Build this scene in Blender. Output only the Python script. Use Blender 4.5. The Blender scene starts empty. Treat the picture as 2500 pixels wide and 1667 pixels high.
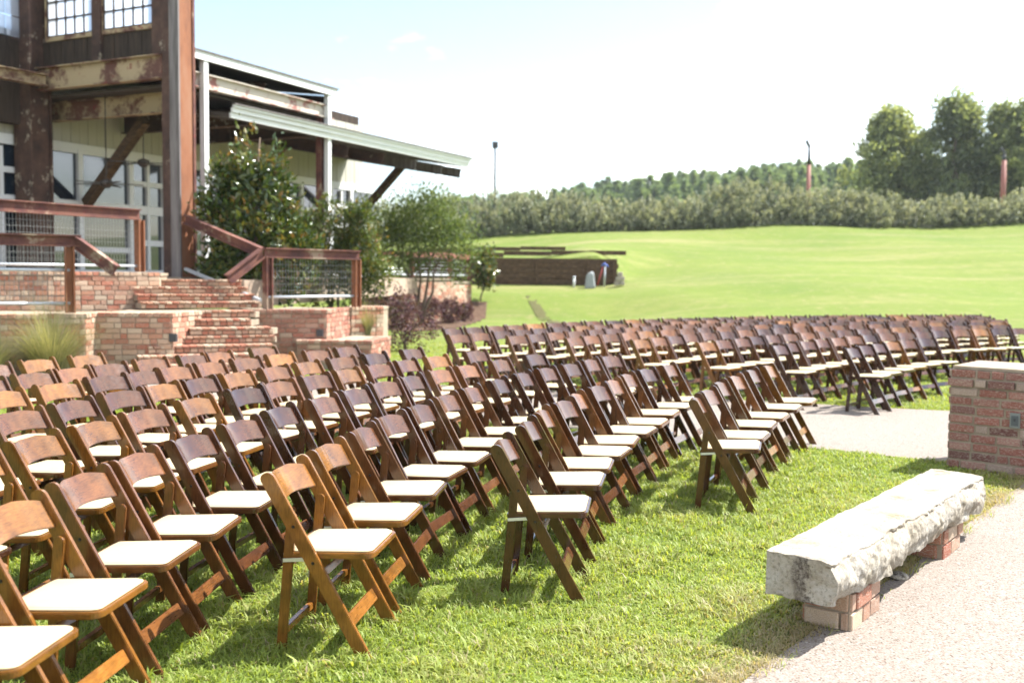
import bpy, bmesh, math, random
import numpy as np
from mathutils import Vector, Matrix, noise

random.seed(7)
RNG = np.random.default_rng(11)
sc = bpy.context.scene
COL = sc.collection

# ------------------------------------------------------------------ camera
cam_d = bpy.data.cameras.new("camera")
cam = bpy.data.objects.new("camera", cam_d)
COL.objects.link(cam)
sc.camera = cam
cam_d.lens = 35.0
cam_d.sensor_width = 36.0
cam_d.clip_start = 0.05
cam_d.clip_end = 3000.0
CAM_H = 1.648
cam.matrix_world = (Matrix.Translation((0, 0, CAM_H))
                    @ Matrix.Rotation(math.radians(90 - 3.914), 4, 'X')
                    @ Matrix.Rotation(math.radians(0.657), 4, 'Z'))
cam_d.dof.use_dof = True
cam_d.dof.focus_distance = 5.3
cam_d.dof.aperture_fstop = 2.1

# ------------------------------------------------------------------ world, sun, exposure
SUN_AZ = math.radians(23.5)      # direction towards the sun, measured from +X towards +Y
SUN_EL = math.radians(52.5)
world = bpy.data.worlds.new("World")
sc.world = world
world.use_nodes = True
wn, wl = world.node_tree.nodes, world.node_tree.links
bg = wn["Background"]
sky = wn.new("ShaderNodeTexSky")
sky.sky_type = 'NISHITA'
sky.sun_disc = False
sky.sun_elevation = SUN_EL
sky.sun_rotation = math.pi / 2 - SUN_AZ
sky.air_density = 1.0
sky.dust_density = 1.0
sky.ozone_density = 1.0
geo_c = wn.new("ShaderNodeTexCoord")
mp = wn.new("ShaderNodeMapping")
mp.inputs['Scale'].default_value = (2.0, 2.0, 4.2)
mp.inputs['Location'].default_value = (1.7, 0.4, 0.9)
cn = wn.new("ShaderNodeTexNoise")
cn.inputs['Scale'].default_value = 1.55
cn.inputs['Detail'].default_value = 9.0
cn.inputs['Roughness'].default_value = 0.52
cr = wn.new("ShaderNodeValToRGB")
cr.color_ramp.elements[0].position = 0.47
cr.color_ramp.elements[1].position = 0.62
cmix = wn.new("ShaderNodeMix")
cmix.data_type = 'RGBA'
cmix.inputs[7].default_value = (11.5, 11.6, 11.7, 1)
wl.new(geo_c.outputs['Generated'], mp.inputs['Vector'])
wl.new(mp.outputs[0], cn.inputs['Vector'])
wl.new(cn.outputs[0], cr.inputs[0])
wl.new(cr.outputs[0], cmix.inputs[0])
wl.new(sky.outputs[0], cmix.inputs[6])
wl.new(cmix.outputs[2], bg.inputs[0])
bg.inputs[1].default_value = 0.080

sun_d = bpy.data.lights.new("sun", 'SUN')
sun_d.energy = 4.1
sun_d.angle = math.radians(0.53)
sun_d.color = (1.0, 0.975, 0.935)
sun = bpy.data.objects.new("sun", sun_d)
COL.objects.link(sun)
to_sun = Vector((math.cos(SUN_EL) * math.cos(SUN_AZ), math.cos(SUN_EL) * math.sin(SUN_AZ), math.sin(SUN_EL)))
sun.rotation_euler = to_sun.to_track_quat('Z', 'Y').to_euler()
sun.location = (20, 10, 30)

sc.view_settings.view_transform = 'Standard'
sc.view_settings.look = 'None'
sc.view_settings.gamma = 1.0
sc.view_settings.use_curve_mapping = False
sc.view_settings.exposure = 2.0
sc.render.engine = 'CYCLES'
sc.cycles.max_bounces = 6
sc.cycles.diffuse_bounces = 3
sc.cycles.glossy_bounces = 3
sc.cycles.transmission_bounces = 4
sc.cycles.transparent_max_bounces = 6
sc.cycles.caustics_reflective = False
sc.cycles.caustics_refractive = False
sc.cycles.sample_clamp_indirect = 6.0

# ------------------------------------------------------------------ material helpers
class NT:
    """small wrapper for building node materials"""
    def __init__(self, name):
        self.m = bpy.data.materials.new(name)
        self.m.use_nodes = True
        self.n = self.m.node_tree.nodes
        self.l = self.m.node_tree.links
        self.b = self.n["Principled BSDF"]
        self.out = self.n["Material Output"]
    def node(self, t, **kw):
        x = self.n.new(t)
        for k, v in kw.items():
            setattr(x, k, v)
        return x
    def link(self, a, b):
        self.l.new(a, b)
    def coord(self, kind='Object', scale=(1, 1, 1), rot=(0, 0, 0), rand=0.0):
        tc = self.node("ShaderNodeTexCoord")
        mpn = self.node("ShaderNodeMapping")
        mpn.inputs['Scale'].default_value = scale
        mpn.inputs['Rotation'].default_value = rot
        src = tc.outputs[kind]
        if rand:
            oi = self.node("ShaderNodeObjectInfo")
            va = self.node("ShaderNodeVectorMath", operation='SCALE')
            cmb = self.node("ShaderNodeCombineXYZ")
            self.link(oi.outputs['Random'], cmb.inputs[0])
            self.link(oi.outputs['Random'], cmb.inputs[1])
            self.link(oi.outputs['Random'], cmb.inputs[2])
            self.link(cmb.outputs[0], va.inputs[0])
            va.inputs['Scale'].default_value = rand
            ad = self.node("ShaderNodeVectorMath", operation='ADD')
            self.link(src, ad.inputs[0]); self.link(va.outputs[0], ad.inputs[1])
            src = ad.outputs[0]
        self.link(src, mpn.inputs[0])
        return mpn.outputs[0]
    def world(self, scale=(1, 1, 1)):
        g = self.node("ShaderNodeNewGeometry")
        mpn = self.node("ShaderNodeMapping")
        mpn.inputs['Scale'].default_value = scale
        self.link(g.outputs['Position'], mpn.inputs[0])
        return mpn.outputs[0]
    def noise(self, vec, scale=5, detail=4, rough=.55, dist=0):
        x = self.node("ShaderNodeTexNoise")
        x.inputs['Scale'].default_value = scale
        x.inputs['Detail'].default_value = detail
        x.inputs['Roughness'].default_value = rough
        x.inputs['Distortion'].default_value = dist
        if vec is not None: self.link(vec, x.inputs['Vector'])
        return x.outputs['Fac']
    def voro(self, vec, scale=5, feature='F1', out='Distance'):
        x = self.node("ShaderNodeTexVoronoi", feature=feature)
        x.inputs['Scale'].default_value = scale
        if vec is not None: self.link(vec, x.inputs['Vector'])
        return x.outputs[out]
    def ramp(self, fac, stops):
        r = self.node("ShaderNodeValToRGB")
        e = r.color_ramp.elements
        while len(e) > len(stops): e.remove(e[-1])
        while len(e) < len(stops): e.new(0.5)
        for i, (p, c) in enumerate(stops):
            e[i].position = p
            e[i].color = (c, c, c, 1) if isinstance(c, (int, float)) else (*c, 1)
        self.link(fac, r.inputs[0])
        return r.outputs[0]
    def mix(self, fac, a, b, mode='MIX'):
        x = self.node("ShaderNodeMix", data_type='RGBA', blend_type=mode)
        for sock, v in ((x.inputs[0], fac), (x.inputs[6], a), (x.inputs[7], b)):
            if isinstance(v, (int, float)): sock.default_value = v
            elif isinstance(v, tuple): sock.default_value = (*v, 1)
            else: self.link(v, sock)
        return x.outputs[2]
    def math(self, op, a, b=None):
        x = self.node("ShaderNodeMath", operation=op)
        for sock, v in ((x.inputs[0], a), (x.inputs[1], b)):
            if v is None: continue
            if isinstance(v, (int, float)): sock.default_value = v
            else: self.link(v, sock)
        return x.outputs[0]
    def bump(self, h, strength=.3, dist=.01):
        b = self.node("ShaderNodeBump")
        b.inputs['Strength'].default_value = strength
        b.inputs['Distance'].default_value = dist
        self.link(h, b.inputs['Height'])
        self.link(b.outputs[0], self.b.inputs['Normal'])
    def set(self, color=None, rough=None, metal=None, spec=None, coat=None):
        for key, v in (('Base Color', color), ('Roughness', rough), ('Metallic', metal),
                       ('Specular IOR Level', spec), ('Coat Weight', coat)):
            if v is None: continue
            s = self.b.inputs[key]
            if isinstance(v, (int, float)): s.default_value = v
            elif isinstance(v, tuple): s.default_value = (*v, 1)
            else: self.link(v, s)
        return self.m
    def objcolor(self):
        return self.node("ShaderNodeObjectInfo").outputs['Color']
    def attr(self, name):
        a = self.node("ShaderNodeAttribute", attribute_name=name)
        return a.outputs['Fac']

M = {}
# varnished chair wood, tinted by each object's own colour
def mat_wood(name, scale):
    t = NT(name)
    v = t.coord('Object', scale, rand=37.0)
    g1 = t.noise(v, 6, 6, .62, .6)
    v2 = t.coord('Object', (5, 5, 5), rand=19.0)
    g2 = t.noise(v2, 2.2, 3, .5)
    dark = t.ramp(g1, [(.30, .55), (.52, 1.0), (.75, 1.22)])
    blot = t.ramp(g2, [(.33, .72), (.62, 1.18)])
    c = t.mix(1.0, t.objcolor(), dark, 'MULTIPLY')
    c = t.mix(1.0, c, blot, 'MULTIPLY')
    vw = t.coord('Object', (40, 40, 40), rand=11.0)
    rg = t.ramp(t.noise(v2, 7, 4, .6), [(.3, .15), (.7, .25)])
    t.bump(g1, .12, .002)
    t.set(c, rg, spec=.4)
    t.b.inputs['Coat Weight'].default_value = .35
    t.b.inputs['Coat Roughness'].default_value = .06
    return t.m
M['wood_leg'] = mat_wood('varnished_wood_upright', (30, 30, 3))
M['wood_cross'] = mat_wood('varnished_wood_cross', (30, 3, 30))
M['wood_seat'] = mat_wood('varnished_wood_seat', (3, 30, 30))

t = NT('cream_vinyl')
v = t.coord('Object', (1, 1, 1), rand=9)
wr = t.math('ADD', t.math('MULTIPLY', t.noise(v, 9, 3, .5, .8), .8), t.math('MULTIPLY', t.noise(v, 120, 2, .6), .12))
t.bump(wr, .35, .006)
M['vinyl'] = t.set(t.mix(t.ramp(t.noise(v, 5, 4), [(.35, 0.0), (.75, 1.0)]), (.430, .350, .215), (.39, .315, .185)), .42, spec=.35)

t = NT('zinc_plate')
v = t.coord('Object', (20, 20, 20))
M['zinc'] = t.set(t.mix(t.noise(v, 2, 3), (.50, .50, .46), (.66, .66, .60)), .42, metal=.75)
t = NT('black_bolt')
M['bolt'] = t.set((.02, .018, .016), .4, metal=.4)

# lawn ground under the blades and on the slope
t = NT('lawn_ground')
w = t.world()
n1 = t.noise(w, .16, 5, .6)
n2 = t.noise(w, 1.3, 5, .65)
n3 = t.noise(w, 26, 4, .7)
ws = t.world((.12, 1.1, 1))
n4 = t.noise(ws, .55, 5, .62, .5)
base = t.ramp(n1, [(.32, (.096, .138, .028)), (.50, (.132, .164, .034)), (.68, (.160, .176, .050))])
tan = t.ramp(n4, [(.50, 0.0), (.66, .55)])
c = t.mix(tan, base, (.250, .205, .110))
c = t.mix(t.ramp(n2, [(.40, 0.0), (.75, .55)]), c, (.082, .128, .020))
wm_ = t.world((.035, .9, 1))
mow = t.noise(wm_, 1.0, 3, .5, .3)
c = t.mix(t.ramp(mow, [(.42, .55), (.56, 0.0)]), c, (.100, .142, .024))
n5 = t.noise(w, 2.2, 6, .78)
c = t.mix(t.ramp(n5, [(.54, 0.0), (.68, .6)]), c, (.235, .195, .10))
c = t.mix(t.ramp(n5, [(.26, .5), (.42, 0.0)]), c, (.062, .098, .016))
c = t.mix(t.ramp(n3, [(.35, .34), (.62, 0.0)]), c, (.052, .062, .014))
t.bump(n3, .6, .03)
M['lawn'] = t.set(c, .95, spec=.1)

# grass blades, tint stored per face
def mat_leaf(name, stops, trans=.45, rough=.55, spec=.25, back=None):
    t = NT(name)
    c = t.ramp(t.attr('tint'), stops)
    t.set(c, rough, spec=spec)
    tr = t.node("ShaderNodeBsdfTranslucent")
    tc = t.mix(1.0, c, (1.35, 1.25, .55), 'MULTIPLY')
    t.link(tc, tr.inputs['Color'])
    ms = t.node("ShaderNodeMixShader")
    ms.inputs[0].default_value = trans
    t.link(t.b.outputs[0], ms.inputs[1]); t.link(tr.outputs[0], ms.inputs[2])
    t.link(ms.outputs[0], t.out.inputs[0])
    return t.m
M['blade'] = mat_leaf('grass_blade', [(0, (.125, .175, .030)), (.35, (.210, .280, .048)), (.62, (.290, .335, .080)),
                                      (.82, (.300, .290, .125)), (1, (.33, .27, .165))], .46, .5)
M['magnolia'] = mat_leaf('magnolia_leaf', [(0, (.022, .046, .012)), (.45, (.055, .090, .016)), (.75, (.130, .135, .024)), (1, (.20, .11, .030))], .22, .24, .6)
M['shrub'] = mat_leaf('shrub_leaf', [(0, (.034, .058, .016)), (.5, (.085, .115, .028)), (.85, (.150, .150, .036)), (1, (.22, .14, .045))], .35, .5)
M['myrtle'] = mat_leaf('myrtle_leaf', [(0, (.045, .078, .024)), (.5, (.095, .140, .040)), (1, (.165, .200, .062))], .40, .5)
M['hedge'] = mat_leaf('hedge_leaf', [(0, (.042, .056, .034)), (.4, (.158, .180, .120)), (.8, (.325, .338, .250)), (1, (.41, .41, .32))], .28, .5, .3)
M['purple'] = mat_leaf('purple_leaf', [(0, (.036, .018, .024)), (.5, (.095, .042, .056)), (.8, (.170, .085, .105)), (1, (.12, .12, .045))], .3, .5)
M['tree'] = mat_leaf('tree_leaf', [(0, (.100, .132, .078)), (.5, (.195, .235, .128)), (1, (.300, .335, .170))], .55, .55)
M['pine'] = mat_leaf('pine_needle', [(0, (.085, .128, .084)), (.5, (.130, .190, .120)), (1, (.185, .245, .150))], .5, .7, .1)
M['reed'] = mat_leaf('ornamental_grass', [(0, (.085, .105, .045)), (.5, (.190, .195, .105)), (1, (.34, .31, .20))], .4, .55)

t = NT('bark')
v = t.coord('Object', (8, 8, 1.4))
M['bark'] = t.set(t.mix(t.noise(v, 4, 5, .7), (.07, .05, .038), (.20, .155, .115)), .9, spec=.1)
t = NT('mulch')
w = t.world()
t.bump(t.voro(w, 22), .9, .04)
M['mulch'] = t.set(t.ramp(t.noise(w, 14, 5, .7), [(.3, (.05, .032, .022)), (.6, (.12, .075, .05)), (.8, (.22, .15, .10))]), .95, spec=.1)
t = NT('bare_soil')
w = t.world()
M['soil'] = t.set(t.ramp(t.noise(w, 3, 5, .7), [(.3, (.060, .062, .022)), (.7, (.095, .085, .036))]), .95, spec=.1)

# exposed aggregate concrete
t = NT('aggregate_concrete')
w = t.world()
cell = t.voro(w, 88, out='Color')
sep = t.node("ShaderNodeSeparateColor"); t.link(cell, sep.inputs[0])
peb = t.ramp(sep.outputs[0], [(0, (.045, .031, .022)), (.22, (.145, .112, .086)), (.55, (.225, .198, .170)), (.78, (.145, .100, .074)), (1, (.34, .315, .28))])
dist = t.voro(w, 88)
edge = t.ramp(dist, [(.40, 0.0), (.62, 1.0)])
c = t.mix(edge, peb, (.205, .178, .152))
c = t.mix(t.ramp(t.noise(w, .8, 4), [(.35, 0.0), (.75, .30)]), c, (.17, .135, .11))
hb = t.math('SUBTRACT', 1.0, dist)
t.bump(hb, .55, .006)
M['aggregate'] = t.set(c, .85, spec=.2)

# brick: tinted per object, lime smears and dirt
t = NT('old_brick')
v = t.coord('Object', (1, 1, 1), rand=53)
lime = t.ramp(t.noise(v, 9, 5, .68), [(.50, 0.0), (.60, .62)])
dirt = t.ramp(t.noise(v, 26, 4, .7), [(.35, .60), (.65, 1.12)])
c = t.mix(1.0, t.objcolor(), dirt, 'MULTIPLY')
c = t.mix(lime, c, (.43, .355, .285))
spk = t.ramp(t.noise(v, 70, 2, .6), [(.66, 0.0), (.72, .5)])
c = t.mix(spk, c, (.10, .055, .045))
t.bump(t.noise(v, 42, 5, .7), .55, .008)
M['brick'] = t.set(c, .92, spec=.15)
t = NT('mortar')
w = t.world()
t.bump(t.noise(w, 60, 4, .7), .5, .006)
M['mortar'] = t.set(t.ramp(t.noise(w, 6, 5, .65), [(.3, (.22, .175, .125)), (.7, (.33, .27, .205))]), .95, spec=.1)
t = NT('brick_far')
w = t.world()
M['brick_far'] = t.set(t.ramp(t.noise(w, 3, 5, .7), [(.3, (.34, .19, .13)), (.7, (.50, .36, .27))]), .95, spec=.1)
t = NT('dark_outlet_plastic'); M['outlet_dark'] = t.set((.03, .03, .033), .5)

# limestone bench slab
t = NT('limestone')
v = t.coord('Object', (1, 1, 1))
n1 = t.noise(v, 5, 7, .68)
n2 = t.noise(v, 55, 6, .75)
c = t.ramp(n1, [(.30, (.18, .150, .100)), (.46, (.31, .275, .22)), (.68, (.41, .385, .34))])
c = t.mix(t.ramp(n2, [(.50, 0.0), (.64, .72)]), c, (.145, .125, .090))
vx = t.coord('Object', (5, 42, 42))
c = t.mix(t.ramp(t.noise(vx, 1.6, 5, .7), [(.60, 0.0), (.68, .6)]), c, (.17, .145, .11))
c = t.mix(t.ramp(t.noise(v, 3.1, 5, .7), [(.60, 0.0), (.72, .45)]), c, (.21, .175, .09))
pinkp = t.ramp(t.noise(t.coord('Object', (1, 1, 1), rot=(.4, .2, 1)), 2.3, 4, .6), [(.60, 0.0), (.72, .45)])
c = t.mix(pinkp, c, (.36, .20, .135))
# dark weathering streak on the end of the slab
sx = t.node("ShaderNodeSeparateXYZ"); tcs = t.node("ShaderNodeTexCoord"); t.link(tcs.outputs['Object'], sx.inputs[0])
wob = t.math('MULTIPLY', t.math('SUBTRACT', t.noise(v, 14, 5, .75), .5), .20)
ya = t.math('ABSOLUTE', t.math('ADD', t.math('ADD', sx.outputs[1], .005), wob))
st = t.ramp(ya, [(.022, 1.0), (.046, 0.0)])
xe = t.ramp(sx.outputs[0], [(.012, 1.0), (.03, 0.0)])
stf = t.math('MULTIPLY', t.math('MULTIPLY', st, xe), t.ramp(n2, [(.35, .25), (.58, .82)]))
c = t.mix(stf, c, (.045, .032, .026))
t.bump(t.noise(v, 24, 8, .72), .75, .02)
M['limestone'] = t.set(c, .93, spec=.15)

# steel and building
t = NT('rusty_steel')
v = t.coord('Object', (1, 1, 1), rand=5)
n1 = t.noise(v, 3.2, 7, .68)
c = t.ramp(n1, [(.25, (.045, .024, .022)), (.45, (.100, .040, .033)), (.60, (.155, .068, .045)), (.78, (.12, .062, .055))])
c = t.mix(t.ramp(t.noise(v, 1.6, 6, .7), [(.585, 0.0), (.63, .85)]), c, (.28, .215, .155))
c = t.mix(t.ramp(t.noise(v, 8, 5, .7), [(.62, 0.0), (.66, .8)]), c, (.20, .03, .03))
t.bump(n1, .3, .006)
M['rust'] = t.set(c, .75, metal=.15, spec=.3)
t = NT('dark_rusty_steel')
v = t.coord('Object', (1, 1, 1), rand=8)
n1 = t.noise(v, 2.4, 7, .7)
c = t.ramp(n1, [(.3, (.030, .021, .018)), (.55, (.075, .042, .032)), (.75, (.12, .075, .055))])
c = t.mix(t.ramp(t.noise(v, 2.1, 7, .72), [(.58, 0.0), (.64, .9)]), c, (.34, .29, .22))
M['rust_dark'] = t.set(c, .8, metal=.1, spec=.25)
t = NT('peeling_cream_steel')
v = t.coord('Object', (1, 1, 1))
c = t.mix(t.ramp(t.noise(v, 1.9, 8, .72), [(.45, 0.0), (.56, 1.0)]), (.33, .255, .155), (.10, .045, .034))
c = t.mix(t.ramp(t.noise(v, 4, 6, .7), [(.60, 0.0), (.65, .9)]), c, (.16, .025, .025))
M['cream_rust'] = t.set(c, .7, spec=.25)
t = NT('peeling_white_steel')
v = t.coord('Object', (1, 1, 1))
c = t.mix(t.ramp(t.noise(v, 2.3, 8, .7), [(.50, 0.0), (.58, .9)]), (.44, .40, .34), (.20, .055, .042))
M['white_rust'] = t.set(c, .65, spec=.3)
t = NT('column_grey_orange')
v = t.coord('Object', (9, 9, .35))
c = t.ramp(t.noise(v, 1.2, 6, .65), [(.30, (.10, .085, .08)), (.45, (.24, .21, .20)), (.52, (.30, .135, .07)), (.66, (.34, .15, .075)), (.78, (.13, .06, .045))])
M['column'] = t.set(c, .7, metal=.1, spec=.3)
t = NT('weathered_grey_steel')
v = t.coord('Object', (7, 7, .5))
M['grey_steel'] = t.set(t.ramp(t.noise(v, 1.4, 6, .7), [(.3, (.06, .05, .046)), (.5, (.15, .135, .13)), (.72, (.235, .215, .205))]), .65, metal=.2, spec=.3)
t = NT('orange_rust_face')
v = t.coord('Object', (1, 1, .35))
c = t.ramp(t.noise(v, 2.1, 6, .65), [(.30, (.10, .042, .026)), (.50, (.215, .085, .040)), (.70, (.24, .125, .075)), (.85, (.14, .065, .045))])
M['orange'] = t.set(c, .75, spec=.25)
t = NT('white_trim'); v = t.coord('Object', (1, 1, 1))
M['white'] = t.set(t.mix(t.noise(v, 1.5, 5), (.66, .67, .66), (.56, .57, .56)), .45, spec=.4)
t = NT('galvanised_pipe'); v = t.coord('Object', (4, 4, 4))
M['galv'] = t.set(t.mix(t.noise(v, 3, 4), (.36, .39, .42), (.52, .55, .57)), .38, metal=.35)
t = NT('dull_wire'); M['wire'] = t.set((.20, .20, .19), .5, metal=.4)
t = NT('outlet_grey'); M['outlet_grey'] = t.set((.060, .068, .072), .5)
t = NT('outlet_plate'); M['outlet_plate'] = t.set((.17, .18, .17), .5, metal=.3)
t = NT('cream_siding'); v = t.coord('Object', (3, 3, .6), rand=3)
M['siding'] = t.set(t.mix(t.noise(v, 2, 4), (.36, .35, .29), (.43, .42, .36)), .6, spec=.25)
t = NT('dark_cladding'); v = t.coord('Object', (6, 6, .7), rand=3)
M['cladding'] = t.set(t.ramp(t.noise(v, 2, 5, .65), [(.3, (.022, .017, .014)), (.6, (.050, .036, .028)), (.85, (.12, .055, .03))]), .85, spec=.15)
t = NT('dark_timber'); v = t.coord('Object', (2, 2, 6), rand=7)
M['timber'] = t.set(t.ramp(t.noise(v, 3, 6, .7), [(.3, (.034, .022, .014)), (.55, (.095, .060, .036)), (.8, (.19, .125, .072))]), .9, spec=.1)
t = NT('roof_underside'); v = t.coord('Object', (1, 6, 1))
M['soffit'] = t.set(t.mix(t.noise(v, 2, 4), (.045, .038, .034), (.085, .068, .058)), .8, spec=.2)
def mat_glass(name, refl, tint):
    t = NT(name)
    gl = t.node("ShaderNodeBsdfGlossy"); gl.inputs['Roughness'].default_value = .02
    gl.inputs['Color'].default_value = (.92, .95, 1, 1)
    t.set(tint, .1)
    ms = t.node("ShaderNodeMixShader"); ms.inputs[0].default_value = refl
    t.link(t.b.outputs[0], ms.inputs[1]); t.link(gl.outputs[0], ms.inputs[2])
    t.link(ms.outputs[0], t.out.inputs[0])
    return t.m
M['glass'] = mat_glass('tinted_window_glass', .085, (.012, .020, .032))
t = NT('dusty_window_glass')
gl = t.node("ShaderNodeBsdfGlossy"); gl.inputs['Roughness'].default_value = .03
tp = t.node("ShaderNodeBsdfTransparent"); tp.inputs['Color'].default_value = (.86, .90, .95, 1)
tl = t.node("ShaderNodeBsdfTranslucent"); tl.inputs['Color'].default_value = (.78, .80, .82, 1)
ms0 = t.node("ShaderNodeMixShader"); ms0.inputs[0].default_value = .42
t.link(tp.outputs[0], ms0.inputs[1]); t.link(tl.outputs[0], ms0.inputs[2])
ms = t.node("ShaderNodeMixShader"); ms.inputs[0].default_value = .10
t.link(ms0.outputs[0], ms.inputs[1]); t.link(gl.outputs[0], ms.inputs[2]); t.link(ms.outputs[0], t.out.inputs[0])
M['glass_bright'] = t.m
t = NT('fan_bronze'); M['fan'] = t.set((.045, .035, .028), .4, metal=.3)
t = NT('terrace_paving'); w = t.world()
M['paving'] = t.set(t.ramp(t.noise(w, 5, 4), [(.3, (.26, .19, .14)), (.7, (.38, .30, .23))]), .9, spec=.15)
t = NT('pale_boulder'); v = t.coord('Object', (3, 3, 3))
M['boulder'] = t.set(t.mix(t.noise(v, 3, 5), (.20, .22, .22), (.29, .30, .30)), .9)
t = NT('blue_paint'); M['blue'] = t.set((.05, .10, .38), .5)
t = NT('red_paint'); M['red'] = t.set((.30, .035, .03), .5)
t = NT('pole_black'); M['black'] = t.set((.022, .022, .024), .5)
t = NT('pole_red'); v = t.coord('Object', (1, 1, 1))
M['polered'] = t.set(t.mix(t.noise(v, 1, 3), (.26, .085, .06), (.20, .075, .055)), .7)

# ------------------------------------------------------------------ geometry helpers
ROOT = {}
def tag(o, label=None, cat=None, group=None, kind=None):
    if label: o['label'] = label
    if cat: o['category'] = cat
    if group: o['group'] = group
    if kind: o['kind'] = kind
    return o
def thing(name, loc, label, cat, group=None):
    o = bpy.data.objects.new(name, None)
    o.empty_display_size = .2
    COL.objects.link(o)
    o.location = loc
    ROOT[o] = Vector(loc)
    return tag(o, label, cat, group, 'thing')
def wloc(o):
    return ROOT.get(o, Vector((0, 0, 0)))
def link(name, mesh, mat, parent=None):
    if mat is not None and not mesh.materials:
        mesh.materials.append(mat)
    o = bpy.data.objects.new(name, mesh)
    COL.objects.link(o)
    if parent is not None:
        o.parent = parent
    return o

class MB:
    """collects world-space geometry, then links it as ONE mesh object"""
    def __init__(self): self.v, self.f = [], []
    def add(self, vs, fs):
        o = len(self.v)
        self.v += [Vector(p) for p in vs]
        self.f += [tuple(i + o for i in f) for f in fs]
        return self
    def box(self, a, b):
        (x0, y0, z0), (x1, y1, z1) = a, b
        vs = [(x0, y0, z0), (x1, y0, z0), (x1, y1, z0), (x0, y1, z0), (x0, y0, z1), (x1, y0, z1), (x1, y1, z1), (x0, y1, z1)]
        return self.add(vs, [(0, 3, 2, 1), (4, 5, 6, 7), (0, 1, 5, 4), (1, 2, 6, 5), (2, 3, 7, 6), (3, 0, 4, 7)])
    def poly(self, pts, z0, z1):
        """vertical prism over a 2-D outline (counter-clockwise)"""
        n = len(pts)
        vs = [(p[0], p[1], z0) for p in pts] + [(p[0], p[1], z1) for p in pts]
        fs = [tuple(range(n - 1, -1, -1)), tuple(range(n, 2 * n))] + [(i, (i + 1) % n, n + (i + 1) % n, n + i) for i in range(n)]
        return self.add(vs, fs)
    def bar(self, p0, p1, w, h, up=(0, 0, 1), prof=None):
        """straight bar from p0 to p1 with a w x h (or given) section"""
        p0, p1 = Vector(p0), Vector(p1)
        d = (p1 - p0).normalized()
        up = Vector(up)
        s = d.cross(up)
        if s.length < 1e-4: s = d.cross(Vector((1, 0, 0)))
        s.normalize()
        u = s.cross(d).normalized()
        if prof is None:
            prof = [(-w / 2, -h / 2), (w / 2, -h / 2), (w / 2, h / 2), (-w / 2, h / 2)]
        n = len(prof)
        vs = [p0 + s * a + u * b for a, b in prof] + [p1 + s * a + u * b for a, b in prof]
        fs = [tuple(range(n - 1, -1, -1)), tuple(range(n, 2 * n))] + [(i, (i + 1) % n, n + (i + 1) % n, n + i) for i in range(n)]
        return self.add(vs, fs)
    def ibeam(self, p0, p1, h, w, up=(0, 0, 1), tf=.022, tw=.018):
        pr = [(-w / 2, -h / 2), (w / 2, -h / 2), (w / 2, -h / 2 + tf), (tw / 2, -h / 2 + tf), (tw / 2, h / 2 - tf), (w / 2, h / 2 - tf),
              (w / 2, h / 2), (-w / 2, h / 2), (-w / 2, h / 2 - tf), (-tw / 2, h / 2 - tf), (-tw / 2, -h / 2 + tf), (-w / 2, -h / 2 + tf)]
        return self.bar(p0, p1, w, h, up, pr)
    def tube(self, pts, radii, n=7):
        vs, fs = [], []
        P = [Vector(p) for p in pts]
        for i, p in enumerate(P):
            d = (P[min(i + 1, len(P) - 1)] - P[max(i - 1, 0)]).normalized()
            a = d.cross(Vector((.31, .95, .1))).normalized(); b = d.cross(a)
            for k in range(n):
                an = 2 * math.pi * k / n
                vs.append(p + (a * math.cos(an) + b * math.sin(an)) * radii[i])
        for i in range(len(P) - 1):
            for k in range(n):
                fs.append((i * n + k, i * n + (k + 1) % n, (i + 1) * n + (k + 1) % n, (i + 1) * n + k))
        fs.append(tuple(range(n - 1, -1, -1))); fs.append(tuple(range((len(P) - 1) * n, len(P) * n)))
        return self.add(vs, fs)
    def build(self, name, mat, parent=None, smooth=False, bevel=0, rel=None):
        off = wloc(rel or parent) if (rel or parent) else Vector((0, 0, 0))
        me = bpy.data.meshes.new(name)
        me.from_pydata([tuple(p - off) for p in self.v], [], self.f)
        if bevel:
            bm = bmesh.new(); bm.from_mesh(me)
            bmesh.ops.bevel(bm, geom=[e for e in bm.edges if e.calc_face_angle(0) > .6], offset=bevel, segments=1, affect='EDGES', clamp_overlap=True)
            bm.to_mesh(me); bm.free()
        me.update()
        if smooth:
            for p in me.polygons: p.use_smooth = True
        o = link(name, me, mat, parent)
        return o

def child(o, parent):
    """parent an object built relative to the same root"""
    o.parent = parent
    return o

def fast_mesh(name, verts, quads, tint=None):
    """numpy arrays -> mesh (faces all with the same number of corners)"""
    me = bpy.data.meshes.new(name)
    nv, nf, k = len(verts), len(quads), quads.shape[1]
    me.vertices.add(nv); me.vertices.foreach_set('co', np.ascontiguousarray(verts, dtype=np.float32).ravel())
    me.loops.add(nf * k); me.loops.foreach_set('vertex_index', np.ascontiguousarray(quads, dtype=np.int32).ravel())
    me.polygons.add(nf)
    me.polygons.foreach_set('loop_start', np.arange(0, nf * k, k, dtype=np.int32))
    me.polygons.foreach_set('loop_total', np.full(nf, k, dtype=np.int32))
    if tint is not None:
        a = me.attributes.new('tint', 'FLOAT', 'FACE')
        a.data.foreach_set('value', np.ascontiguousarray(tint, dtype=np.float32))
    me.update(calc_edges=True)
    return me

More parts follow.
